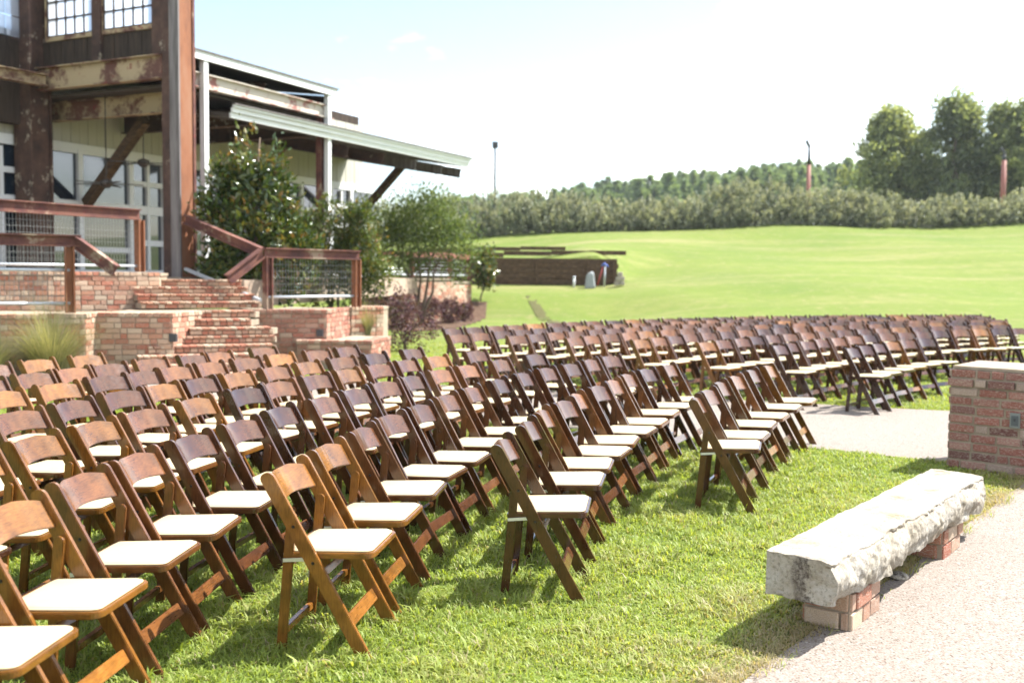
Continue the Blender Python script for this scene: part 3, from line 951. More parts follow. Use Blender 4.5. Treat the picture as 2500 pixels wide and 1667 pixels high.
for i in range(3):
    MB().bar((*fp[i], 2.22), (*fp[i + 1], 2.22 - (.02 if i == 2 else 0)), .16, .16).build('top_beam', M['polered'], rr)
    MB().tube([(*fp[i], 1.56), (*fp[i + 1], 1.56)], [.035, .035], 6).build('bottom_pipe', M['galv'], rr)
    for k in range(5):
        MB().tube([(*fp[i], 1.66 + k * .11), (*fp[i + 1], 1.66 + k * .11)], [.007, .007], 4).build('cable', M['galv'], rr)
for i in range(1, 4):
    MB().bar((*fp[i], 1.42), (*fp[i], 2.14), .14, .14, (1, 0, 0)).build('post', M['polered'], rr)

tw = thing('timber_wall', (1.2, 40.2, 1.2), 'dark timber sleeper retaining wall cut into the grassy slope', 'wall')
for k in range(6):
    zz = 1.08 + k * .20
    x = -4.2
    while x < 4.2:
        L = random.uniform(1.6, 2.3)
        e = min(x + L, 4.25 - .05 * (k % 2))
        MB().box((x, 40.0 + random.uniform(-.03, .03), zz), (e - .02, 40.19, zz + .182)).build('sleeper', M['timber'], tw)
        x += L
MB().box((-4.2, 40.06, 1.0), (4.18, 40.15, 2.24)).build('backing', M['timber'], tw)
for x in (-2.0, .95, 3.02, 4.05):
    MB().box((x - .05, 39.9, 1.0), (x + .05, 39.995, 2.2)).build('stake', M['timber'], tw)
tw2 = thing('timber_wall', (1.2, 42.0, 2.3), 'low upper tier of dark timber edging above the sleeper wall', 'wall')
for (xa, xb, za, zb_) in ((-4.4, -2.4, 2.30, 2.49), (-2.39, -.4, 2.31, 2.50), (-.39, 1.6, 2.40, 2.58), (1.61, 3.2, 2.44, 2.62), (3.21, 4.75, 2.46, 2.64), (-3.6, -1.7, 2.51, 2.66), (-1.69, .3, 2.595, 2.74), (.31, 2.2, 2.635, 2.78)):
    MB().box((xa, 41.95 + random.uniform(-.01, .01), za), (xb, 42.14, zb_)).build('sleeper', M['timber'], tw2)
# things standing before the timber wall
def rock(name, loc, size, label, seed):
    bm = bmesh.new()
    bmesh.ops.create_icosphere(bm, subdivisions=4, radius=1)
    for v_ in bm.verts:
        c_ = Vector([math.copysign(abs(a_) ** .5, a_) for a_ in v_.co])
        c_ *= 1 + .12 * noise.noise(v_.co * 1.6 + Vector((seed, 0, 0))) + .05 * noise.noise(v_.co * 5)
        tp = .5 + .5 * c_.z
        v_.co = Vector((c_.x * size[0] * (1 - .38 * tp) + .06 * tp * size[0], c_.y * size[1] * (1 - .3 * tp), c_.z * size[2] + .04 * c_.x))
    me = bpy.data.meshes.new(name); bm.to_mesh(me); bm.free()
    for p in me.polygons: p.use_smooth = True
    o = link(name, me, M['boulder'])
    o.location = loc
    tag(o, label, 'rock')
rock('boulder', (3.03, 39.2, 1.38), (.23, .2, .34), 'pale standing boulder in front of the timber wall', 3.1)
hp = thing('garden_pump', (3.62, 39.4, 1.2), 'blue and red garden pump leaning at the timber wall corner', 'pump')
MB().tube([(3.62, 39.4, 1.15), (3.64, 39.4, 2.0)], [.04, .032], 8).build('pipe', M['galv'], hp, smooth=True)
MB().tube([(3.5, 39.4, 1.98), (3.62, 39.4, 2.06), (3.76, 39.4, 1.95)], [.03, .055, .03], 8).build('head', M['blue'], hp, smooth=True)
MB().tube([(3.34, 39.35, 1.2), (3.56, 39.4, 1.95)], [.03, .03], 6).build('handle', M['red'], hp, smooth=True)
bp = thing('stub_pipe', (2.42, 39.3, 1.15), 'short white stub pipe in front of the timber wall', 'pipe')
MB().tube([(2.42, 39.3, 1.1), (2.42, 39.3, 1.5)], [.05, .05], 8).build('pipe', M['white'], bp, smooth=True)
MB().tube([(2.42, 39.3, 1.5), (2.42, 39.3, 1.56)], [.065, .05], 8).build('cap', M['galv'], bp, smooth=True)
br = thing('stone_pile', (4.1, 39.2, 1.3), 'small stack of pale stones at the end of the timber wall', 'stones')
for i, (dx, dz) in enumerate(((0, 0), (.18, .02), (.05, .18), (.2, .2), (.12, .36))):
    bm = bmesh.new(); bmesh.ops.create_cube(bm, size=1)
    bmesh.ops.bevel(bm, geom=bm.edges[:], offset=.12, segments=1, affect='EDGES')
    me = bpy.data.meshes.new('stone'); bm.to_mesh(me); bm.free()
    o = link('stone', me, M['limestone'], br)
    o.location = (dx, random.uniform(-.05, .05), dz); o.scale = (.2, .2, .17); o.rotation_euler = (0, 0, random.uniform(-.3, .3))

# mulch bed and the bare streak, draped on the terrain
def drape(name, poly, mat, label, lift, n=26, ragged=False):
    P = np.array(poly); x0, y0 = P.min(0); x1, y1 = P.max(0)
    xs = np.linspace(x0, x1, n); ys = np.linspace(y0, y1, n)
    X, Y = np.meshgrid(xs, ys, indexing='ij')
    ok = in_poly(X.ravel(), Y.ravel(), poly).reshape(n, n)
    if ragged: ok &= np.array([noise.noise(Vector((a * 4.5, b * 1.6, 2.2))) > -.12 for a, b in zip(X.ravel(), Y.ravel())]).reshape(n, n)
    V = np.stack([X, Y, terrain(X, Y) + lift], -1).reshape(-1, 3)
    Q = [(i * n + j, (i + 1) * n + j, (i + 1) * n + j + 1, i * n + j + 1) for i in range(n - 1) for j in range(n - 1) if ok[i, j] and ok[i + 1, j] and ok[i, j + 1] and ok[i + 1, j + 1]]
    if not Q: return
    me = fast_mesh(name, V, np.array(Q))
    tag(link(name, me, mat), label, None, None, 'structure')
drape('mulch_bed', [(-5.5, 29.0), (-2.6, 27.4), (-1.6, 29.2), (-1.0, 33), (-.8, 36.2), (-1.5, 36.4), (-2.0, 33.8), (-3.1, 31.9), (-4.6, 30.6)], M['mulch'], 'brown mulch bed along the far brick wall', .02, 40)
drape('bare_streak', [(.45, 36.9), (.78, 36.95), (1.18, 35.2), (1.55, 33.6), (1.75, 32.3), (1.35, 32.2), (1.02, 33.6), (.76, 35.2)], M['soil'], 'bare earth streak down the grassy bank', .02, 70, True)

# ------------------------------------------------------------------ brick pillar and stone bench
def pillar():
    A0 = Vector((3.83, 8.64)); f = Vector((math.cos(math.radians(-41)), math.sin(math.radians(-41))))
    g = Vector((-f.y, f.x))
    W_, D_ = 1.35, .78
    r = thing('brick_pillar', (A0.x, A0.y, 0), 'weathered brick pillar with an outlet box at the lawn edge', 'pillar')
    ol = [A0, A0 + f * W_, A0 + f * W_ + g * D_, A0 + g * D_]
    MB().poly([tuple(p) for p in ol], 0, .862).build('mortar_core', M['mortar'], r)
    rnd = random.Random(4)
    hole = lambda a, z: abs(a - .50) < .07 and .42 < z < .56
    n = 11; ch = .079
    for c in range(n):
        z0, z1 = c * ch, (c + 1) * ch
        pr = .03 if c == n - 2 else .012
        for i in (0, 3):
            a, b = ol[i], ol[(i + 1) % 4]
            lay_bricks(r, r, a - (b - a).normalized() * (pr - .012), b, z0, z1, BRICK_TONES['pillar'], .14, proud=pr, rnd=rnd, course=ch, blen=.21 if c % 2 else .225,
                       joint=.019)
    inset = [A0 + f * .01 + g * .01, A0 + f * (W_ - .01) + g * .01, A0 + f * (W_ - .01) + g * (D_ - .01), A0 + f * .01 + g * (D_ - .01)]
    MB().poly([tuple(p) for p in inset], .866, .892).build('cap_slab', M['mortar'], r)
    q = A0 + f * .535 - g * .022
    def plate(w, h, d0, d1, zc, nm, mt, par):
        pts = [q - f * w / 2 - g * d1, q + f * w / 2 - g * d1, q + f * w / 2 - g * d0, q - f * w / 2 - g * d0]
        return MB().poly([tuple(p) for p in pts], zc - h / 2, zc + h / 2).build(nm, M[mt], par, rel=r)
    ob = plate(.078, .125, -.004, .012, .468, 'outlet_box', 'outlet_plate', r)
    plate(.056, .085, .012, .0165, .466, 'outlet_cover', 'outlet_grey', ob)
    plate(.018, .024, .0165, .020, .474, 'socket', 'outlet_dark', ob)
pillar()

def stone_bench():
    a = Vector((1.179, 4.487)); far = Vector((2.772, 6.501))
    d = (far - a).normalized(); n_ = Vector((d.y, -d.x))
    L, W_, H_ = 2.585, .325, .205
    r = thing('stone_bench', (1.45, 4.5, 0), 'rough white limestone slab bench on two brick piers', 'bench')
    # slab, local x along the length, y across, z up
    nx, ny, nz = 120, 18, 12
    def facet(q):
        d_, p_ = noise.voronoi(q)
        return d_[1] - d_[0]
    def disp(p):
        x, y, z = p
        sy = y / (W_ / 2); zt = z / H_
        q = Vector((x * 3.6, z * 4.4, 3.0)); q2 = Vector((x * 15, y * 15, z * 15))
        n1 = noise.noise(Vector((x * 2.2, 1.3, z * 2))); n2 = noise.noise(q2); n3 = noise.noise(q2 * 2.7)
        side = max(0.0, -sy - .55) / .45          # towards the path
        chip = facet(q + Vector((n2 * .25, 0, 0)))
        dy = side * (.026 * n1 + .052 * (.32 - min(chip, .7)) + .010 * n2 + .006 * n3)
        dy += -side * .030 * math.sin(math.pi * min(1, zt * 1.15)) * .8
        if sy > .5: dy += (sy - .5) * 2 * (.006 * n1 + .004 * n2)
        dz = .0035 * n2 + .004 * n1 + .002 * n3
        if zt > .9 and side > .2: dz -= max(0, .5 - chip) * .030 * side
        if zt < .1: dz += .012 * n1 + .008 * n2
        ex = .008 * n1 + .005 * n2 + .003 * n3 if (x < .02 or x > L - .02) else 0
        return (x + ex, y + dy, z + dz)
    V = []; F = []
    def sheet(na, nb, fn, flip):
        o_ = len(V)
        for a_ in range(na + 1):
            for b_ in range(nb + 1):
                V.append(disp(fn(a_ / na, b_ / nb)))
        for a_ in range(na):
            for b_ in range(nb):
                k_ = o_ + a_ * (nb + 1) + b_
                f_ = (k_, k_ + nb + 1, k_ + nb + 2, k_ + 1)
                F.append(f_[::-1] if flip else f_)
    nx, ny, nz = 260, 34, 26
    sheet(nx, ny, lambda a_, b_: (a_ * L, (b_ - .5) * W_, H_), False)
    sheet(nx // 4, ny // 4, lambda a_, b_: (a_ * L, (b_ - .5) * W_, 0), True)
    sheet(nx, nz, lambda a_, b_: (a_ * L, -W_ / 2, b_ * H_), False)
    sheet(nx // 4, nz // 4, lambda a_, b_: (a_ * L, W_ / 2, b_ * H_), True)
    sheet(ny, nz, lambda a_, b_: (0, (a_ - .5) * W_, b_ * H_), True)
    sheet(ny, nz, lambda a_, b_: (L, (a_ - .5) * W_, b_ * H_), False)
    me = bpy.data.meshes.new('slab'); me.from_pydata(V, [], F); me.update()
    for p in me.polygons: p.use_smooth = True
    o = link('slab', me, M['limestone'], r)
    mid = a + n_ * (W_ / 2)
    o.location = Vector((mid.x, mid.y, .188)) - ROOT[r]
    o.rotation_euler = (math.radians(0), 0, math.atan2(d.y, d.x))
    rnd = random.Random(9)
    for s, in ((.28,), (1.80,)):
        c0 = a + d * s + n_ * .075
        pr = bpy.data.objects.new('pier', None); COL.objects.link(pr); pr.parent = r
        ol = [c0 + n_ * .0, c0 + n_ * .215, c0 + n_ * .215 + d * .40, c0 + d * .40]
        MB().poly([tuple(p) for p in ol], 0, .187).build('mortar_core', M['mortar'], pr, rel=r)
        for i in (0, 1, 3):
            lay_bricks(pr, r, ol[i], ol[(i + 1) % 4], .002, .182, BRICK_TONES['pale'] * 2 + BRICK_TONES['red'], .1, depth=.09, proud=.012, course=.09, rnd=rnd, blen=.20)
stone_bench()
cob = bpy.data.meshes.new('cobble')
bm = bmesh.new(); bmesh.ops.create_icosphere(bm, subdivisions=2, radius=.06)
for v_ in bm.verts: v_.co.z *= .4; v_.co.x *= 1 + .2 * noise.noise(v_.co * 20)
bm.to_mesh(cob); bm.free()
o = link('cobble', cob, M['limestone']); o.location = (2.13, 5.36, .02)
tag(o, 'small flat cobble lying under the stone bench', 'stone')

# ------------------------------------------------------------------ folding chairs
CH_H, CH_RUN = .785, .437
FOOT = .22                       # front foot ahead of the chair's middle
TOP = FOOT - CH_RUN
PU = Vector((-CH_RUN, 0, CH_H)).normalized()      # up along the front legs
PN = Vector((CH_H, 0, CH_RUN)).normalized()       # forward, square to the legs
HALF = .2115

def mesh_from(name, V, F, mat, bevel=0, smooth=False):
    me = bpy.data.meshes.new(name)
    me.from_pydata([tuple(p) for p in V], [], F)
    bm = bmesh.new(); bm.from_mesh(me)
    bmesh.ops.recalc_face_normals(bm, faces=bm.faces)
    if bevel:
        bmesh.ops.bevel(bm, geom=[e for e in bm.edges if e.calc_face_angle(0) > .7], offset=bevel, segments=2, affect='EDGES', clamp_overlap=True)
    bm.to_mesh(me); bm.free()
    me.materials.append(mat)
    if smooth:
        for p in me.polygons: p.use_smooth = True
    return me
def slab_xz(name, prof, y0, y1, mat, bevel=.003):
    n = len(prof)
    V = [(x, y0, z) for x, z in prof] + [(x, y1, z) for x, z in prof]
    F = [tuple(range(n)), tuple(range(2 * n - 1, n - 1, -1))] + [(i, n + i, n + (i + 1) % n, (i + 1) % n) for i in range(n)]
    return mesh_from(name, V, F, mat, bevel)
def leg_profile():
    hw = .029
    out = []
    hz = hw / (CH_H / math.hypot(CH_H, CH_RUN))
    out += [(FOOT - hz, 0), (FOOT + hz, 0)]
    # front edge up to near the top, then a rounded nose leaning backwards
    T = Vector((TOP, 0, CH_H))
    c = T - PU * .034 - PN * .002
    for k in range(0, 10):
        a = math.pi * k / 9
        rx = .031; ry = .036
        p = c + PN * (rx * math.cos(a)) + PU * (ry * math.sin(a)) - PN * (.006 * math.sin(a)) * (1 if a > 1.2 else .3)
        out.append((p.x, p.z))
    return out
LP = leg_profile()
CM = {}
for s, nm in ((-1, 'legR'), (1, 'legL')):
    CM[nm] = slab_xz('leg', LP, s * HALF - .0115, s * HALF + .0115, M['wood_leg'])
def rear_profile():
    a = Vector((FOOT - .385, 0, 0)); b = Vector((FOOT - .330, 0, .612))
    d = (b - a).normalized(); n_ = Vector((d.z, 0, -d.x)); h = .0215
    out = [(a.x - h, 0), (a.x + h, 0)]
    c = b - d * h
    for k in range(7):
        an = math.pi * k / 6
        p = c + n_ * (h * math.cos(an)) + d * (h * math.sin(an))
        out.append((p.x, p.z))
    return out
RP = rear_profile()
for s, nm in ((-1, 'rearR'), (1, 'rearL')):
    CM[nm] = slab_xz('rear_leg', RP, s * .183 - .010, s * .183 + .010, M['wood_leg'])
def backrest():
    V, F = [], []
    ny, nh = 16, 4
    T = Vector((TOP, 0, CH_H))
    th = .011
    for side in (0, 1):
        for j in range(ny + 1):
            y = (j / ny * 2 - 1) * (HALF - .011)
            q = 1 - (y / HALF) ** 2
            top = -.052 + .047 * min(1, q * 1.15) ** 1.0
            bot = -.168 + .036 * q
            back = -.036 * q
            for k in range(nh + 1):
                h = top + (bot - top) * k / nh
                p = T + PU * h + PN * (back + (th / 2 if side == 0 else -th / 2) + .004)
                V.append((p.x, y, p.z))
    S = (ny + 1) * (nh + 1)
    for j in range(ny):
        for k in range(nh):
            a = j * (nh + 1) + k; b = a + nh + 1
            F.append((a, b, b + 1, a + 1)); F.append((S + a, S + a + 1, S + b + 1, S + b))
        for k in (0, nh):
            a = j * (nh + 1) + k; b = a + nh + 1
            F.append((a, S + a, S + b, b))
    for j in (0, ny):
        for k in range(nh):
            a = j * (nh + 1) + k
            F.append((a, a + 1, S + a + 1, S + a))
    me = mesh_from('backrest', V, F, M['wood_cross'])
    bm = bmesh.new(); bm.from_mesh(me)
    bmesh.ops.bevel(bm, geom=[e for e in bm.edges if e.calc_face_angle(0) > .9], offset=.003, segments=2, affect='EDGES', clamp_overlap=True)
    bm.to_mesh(me); bm.free()
    for p in me.polygons: p.use_smooth = True
    me.set_sharp_from_angle(angle=math.radians(28))
    return me
CM['backrest'] = backrest()
def rounded(x0, x1, w0, w1, rf, rb, n=6):
    """outline: x from back x0 (width w0) to front x1 (width w1)"""
    out = []
    for (cx, cy, r, a0) in ((x1, w1 / 2, rf, 0), (x0, w0 / 2, rb, 90), (x0, -w0 / 2, rb, 180), (x1, -w1 / 2, rf, 270)):
        ccx = cx - r if a0 in (0, 270) else cx + r
        ccy = cy - r if cy > 0 else cy + r
        for k in range(n + 1):
            a = math.radians(a0 + 90 * k / n)
            out.append((ccx + r * math.cos(a), ccy + r * math.sin(a)))
    return out
SEAT_TILT = .045
def seat_z(x): return .418 + (x - .05) * SEAT_TILT
def plate(name, ol, z0, z1, mat, bevel, dome=0):
    n = len(ol)
    V = [(x, y, seat_z(x) + z0) for x, y in ol] + [(x, y, seat_z(x) + z1) for x, y in ol]
    F = [tuple(range(n - 1, -1, -1)), tuple(range(n, 2 * n))] + [(i, (i + 1) % n, n + (i + 1) % n, n + i) for i in range(n)]
    return mesh_from(name, V, F, mat, bevel)
CM['seat'] = plate('seat', rounded(FOOT - .375, FOOT + .035, .385, .396, .045, .02), 0, .026, M['wood_seat'], .004)
def pad_mesh():
    ols = [(.001, .0), (-.0015, .003), (0, .0065), (.003, .0075), (.0055, .0062), (.009, .0095), (.016, .0135), (.034, .0160), (.07, .0175)]
    V, F = [], []
    n = None
    for (ins, z) in ols:
        ol = rounded(FOOT - .350 + ins, FOOT + .020 - ins, .352 - 2 * ins, .364 - 2 * ins, max(.036 - ins, .008), max(.03 - ins, .008))
        n = len(ol)
        V += [(x, y, seat_z(x) + .0265 + z) for x, y in ol]
    for l_ in range(len(ols) - 1):
        for i in range(n):
            F.append((l_ * n + i, l_ * n + (i + 1) % n, (l_ + 1) * n + (i + 1) % n, (l_ + 1) * n + i))
    F.append(tuple(range((len(ols) - 1) * n, len(ols) * n)))
    F.append(tuple(range(n - 1, -1, -1)))
    return mesh_from('seat_pad', V, F, M['vinyl'], 0, True)
CM['pad'] = pad_mesh()
def cross_board(name, s_along, h, th, half, mat):
    """board across the chair, lying along the front legs"""
    c = Vector((FOOT, 0, 0)) + PU * s_along
    V, F = [], []
    for y in (-half, half):
        for (a, b) in ((-h / 2, -th / 2), (h / 2, -th / 2), (h / 2, th / 2), (-h / 2, th / 2)):
            p = c + PU * a + PN * b
            V.append((p.x, y, p.z))
    F = [(0, 1, 2, 3), (7, 6, 5, 4), (0, 4, 5, 1), (1, 5, 6, 2), (2, 6, 7, 3), (3, 7, 4, 0)]
    return mesh_from(name, V, F, mat, .003)
CM['stretcher'] = cross_board('front_stretcher', .165, .058, .017, HALF - .012, M['wood_cross'])
CM['upper_rail'] = cross_board('seat_rail', .40, .03, .02, HALF - .012, M['wood_cross'])
V = []
mb = MB().box((FOOT - .392, -.173, .066), (FOOT - .366, .173, .098))
CM['rear_stretcher'] = mesh_from('rear_stretcher', mb.v, mb.f, M['wood_cross'], .003)
for s, nm in ((-1, 'brR'), (1, 'brL')):
    m_ = MB().bar((FOOT - .368, s * .199, .405), (FOOT - .225, s * .199, .418), .004, .015)
    CM[nm] = mesh_from('bracket', m_.v, m_.f, M['zinc'])
def bolt_mesh(x, z, s):
    m_ = MB()
    m_.tube([(x, s * (HALF + .010), z), (x, s * (HALF + .0155), z)], [.0075, .006], 8)
    return mesh_from('bolt', m_.v, m_.f, M['bolt'])
for s, nm in ((-1, 'R'), (1, 'L')):
    for z in (.560, .405):
        CM['bolt%s%d' % (nm, z * 1000)] = bolt_mesh(FOOT - CH_RUN / CH_H * z, z, s)

TONES = {
    'honey-brown': [(.140, .0560, .0100), (.128, .0510, .0090), (.155, .0630, .0120)],
    'chestnut-brown': [(.096, .0365, .0105), (.105, .0405, .0120), (.088, .0340, .0105)],
    'walnut-brown': [(.062, .0230, .0085), (.070, .0265, .0095), (.056, .0215, .0085)],
    'dark espresso': [(.040, .0155, .0075), (.044, .0170, .0082)],
}
ORD = ['', 'first', 'second', 'third', 'fourth', 'fifth', 'sixth', 'seventh', 'eighth', 'ninth', 'tenth', 'eleventh', 'twelfth', 'thirteenth',
       'fourteenth', 'fifteenth', 'sixteenth', 'seventeenth', 'eighteenth', 'nineteenth', 'twentieth', 'twenty-first', 'twenty-second',
       'twenty-third', 'twenty-fourth', 'twenty-fifth', 'twenty-sixth', 'twenty-seventh', 'twenty-eighth', 'twenty-ninth', 'thirtieth']
CX, CY = 15.19, 2.53
def chair(x, y, rz, tone, label, group, detail, rnd):
    r = bpy.data.objects.new('folding_chair', None)
    r.empty_display_size = .1
    COL.objects.link(r)
    r.location = (x, y, float(terrain(x, y)))
    r.rotation_euler = (rnd.uniform(-.006, .006), rnd.uniform(-.008, .008), rz)
    tag(r, label, 'chair', group, 'thing')
    c = rnd.choice(TONES[tone]); g = rnd.uniform(.85, 1.15)
    colr = (c[0] * g, c[1] * g, c[2] * g, 1)
    def part(nm, key, par=None, k=1.0):
        o = bpy.data.objects.new(nm, CM[key]); COL.objects.link(o)
        o.parent = par or r
        o.color = (colr[0] * k, colr[1] * k, colr[2] * k, 1)
        return o
    part('leg', 'legR', k=rnd.uniform(.85, 1.1)); part('leg', 'legL', k=rnd.uniform(.85, 1.1))
    part('backrest', 'backrest', k=rnd.uniform(.9, 1.35))
    part('rear_leg', 'rearR', k=.9); part('rear_leg', 'rearL', k=.9)
    st = part('seat', 'seat'); part('seat_pad', 'pad', st)
    part('front_stretcher', 'stretcher', k=rnd.uniform(1, 1.5))
    part('rear_stretcher', 'rear_stretcher')
    if detail:
        part('seat_rail', 'upper_rail')
        part('bracket', 'brR'); part('bracket', 'brL')
        for key in ('boltR560', 'boltR405', 'boltL560', 'boltL405'): part('bolt', key)
    return r
def pick_tone(rnd, w):
    return rnd.choices(['honey-brown', 'chestnut-brown', 'walnut-brown', 'dark espresso'], w)[0]

crnd = random.Random(21)
NEAR = {  # row: (radius of the backrest tops, arc positions or (start, end), fixed tones by index from the near end)
    0: (14.60, [4.67, 5.16, 5.77, 6.34, 6.97, 7.55]),
    1: (15.47, [2.67, 3.33, 3.84, 4.32, 4.81, 5.33, 5.82, 6.40, 6.95, 7.50]),
    2: (16.32, [1.91, 2.44, 3.01, 3.52, 4.04, 4.61, 5.16, 5.78, 6.37, 6.88, 7.45, 8.02, 8.5]),
    3: (17.10, [.02, .56, 1.10, 1.64, 2.14, 2.69, 3.23, 3.83, 4.42, 4.95, 5.47, 6.0, 6.57, 7.1, 7.80, 8.62]),
    4: (17.86, [1.0, 1.54, 2.08, 2.61, 3.15, 3.66, 4.27, 4.87, 5.38, 5.95, 6.5, 7.05, 7.6, 8.2, 9.0]),
    5: (18.57, [2.45, 2.98, 3.52, 4.06, 4.60, 5.07, 5.57, 6.08, 6.68, 7.22, 7.82, 8.45, 9.2]),
    6: (19.33, [3.45, 4.0, 4.54, 5.08, 5.63, 6.10, 6.53, 7.03, 7.60, 8.14, 8.75, 9.35]),
    7: (20.05, [4.15, 4.7, 5.28, 5.84, 6.30, 6.74, 7.32, 7.92, 8.33, 9.05]),
    8: (20.95, [6.0, 6.55, 7.10, 7.72]),
}
FIX = {(2, 0): 'honey-brown', (2, 1): 'honey-brown', (2, 2): 'walnut-brown', (2, 3): 'walnut-brown', (2, 4): 'walnut-brown', (2, 5): 'chestnut-brown', (2, 6): 'walnut-brown',
       (1, 0): 'walnut-brown', (1, 1): 'walnut-brown', (1, 2): 'chestnut-brown', (1, 3): 'walnut-brown', (1, 4): 'chestnut-brown',
       (0, 0): 'walnut-brown', (0, 1): 'walnut-brown', (0, 2): 'walnut-brown', (0, 3): 'chestnut-brown', (0, 4): 'walnut-brown', (0, 5): 'honey-brown',
       (3, 1): 'honey-brown', (3, 2): 'honey-brown', (3, 3): 'chestnut-brown', (3, 4): 'chestnut-brown', (3, 5): 'walnut-brown', (3, 6): 'walnut-brown', (3, 7): 'dark espresso',
       (3, 8): 'walnut-brown', (3, 9): 'dark espresso',
       (4, 2): 'honey-brown', (4, 3): 'honey-brown', (4, 4): 'honey-brown', (4, 5): 'chestnut-brown', (4, 6): 'honey-brown'}
ROWN = ['front row', 'second row', 'third row', 'fourth row', 'fifth row', 'sixth row', 'seventh row', 'eighth row', 'ninth row']
for row, (R_, arcs) in NEAR.items():
    n = len(arcs)
    for i, s in enumerate(arcs):
        ph = s / R_ + crnd.uniform(-.001, .001)
        rad = R_ + TOP + crnd.uniform(-.02, .02)
        x, y = CX - rad * math.cos(ph), CY + rad * math.sin(ph)
        rz = -ph + crnd.uniform(-.075, .075) + (.03 if row in (0, 1) and i == 0 else 0)
        # faces the stage: direction (cos, -sin)
        tone = FIX.get((row, i)) or pick_tone(crnd, (.16, .42, .34, .08) if row > 3 else (.08, .34, .42, .16))
        k = n - i
        pos = 'at the paved aisle end' if k == 1 else '%s from the paved aisle' % ORD[k]
        lab = '%s folding chair with cream pad, %s, %s, nearer block' % (tone, pos, ROWN[row])
        chair(x, y, rz, tone, lab, 'folding chairs in the nearer block', math.hypot(x, y) < 8.5, crnd)
FAR = [  # radius, first angle, drift, last x
    (14.72, 41.7, .13, 6.4), (15.58, 40.7, .13, 9.4), (16.47, 40.0, .12, 9.8), (17.37, 39.1, .12, 10.2),
    (18.20, 37.9, .11, 10.6), (18.99, 37.1, .10, 10.9), (19.71, 36.0, .11, 11.2), (20.79, 39.1, .10, 11.5)]
for row, (R0, ph0, drift, xmax) in enumerate(FAR):
    s = 0.0; k = 0
    while k < 29:
        ph = math.radians(ph0) + s / R0
        rad = R0 + drift * s + TOP + crnd.uniform(-.03, .03)
        x, y = CX - rad * math.cos(ph), CY + rad * math.sin(ph)
        if x > xmax: break
        k += 1
        tone = pick_tone(crnd, (.10, .42, .36, .12))
        if row == 3 and k == 1: tone = 'honey-brown'
        pos = 'at the paved aisle end' if k == 1 else '%s from the paved aisle' % ORD[k]
        lab = '%s folding chair with cream pad, %s, %s, farther block' % (tone, pos, ROWN[row])
        chair(x, y, -ph + crnd.uniform(-.06, .06), tone, lab, 'folding chairs in the farther block', False, crnd)
        s += .548 + crnd.uniform(-.03, .03)

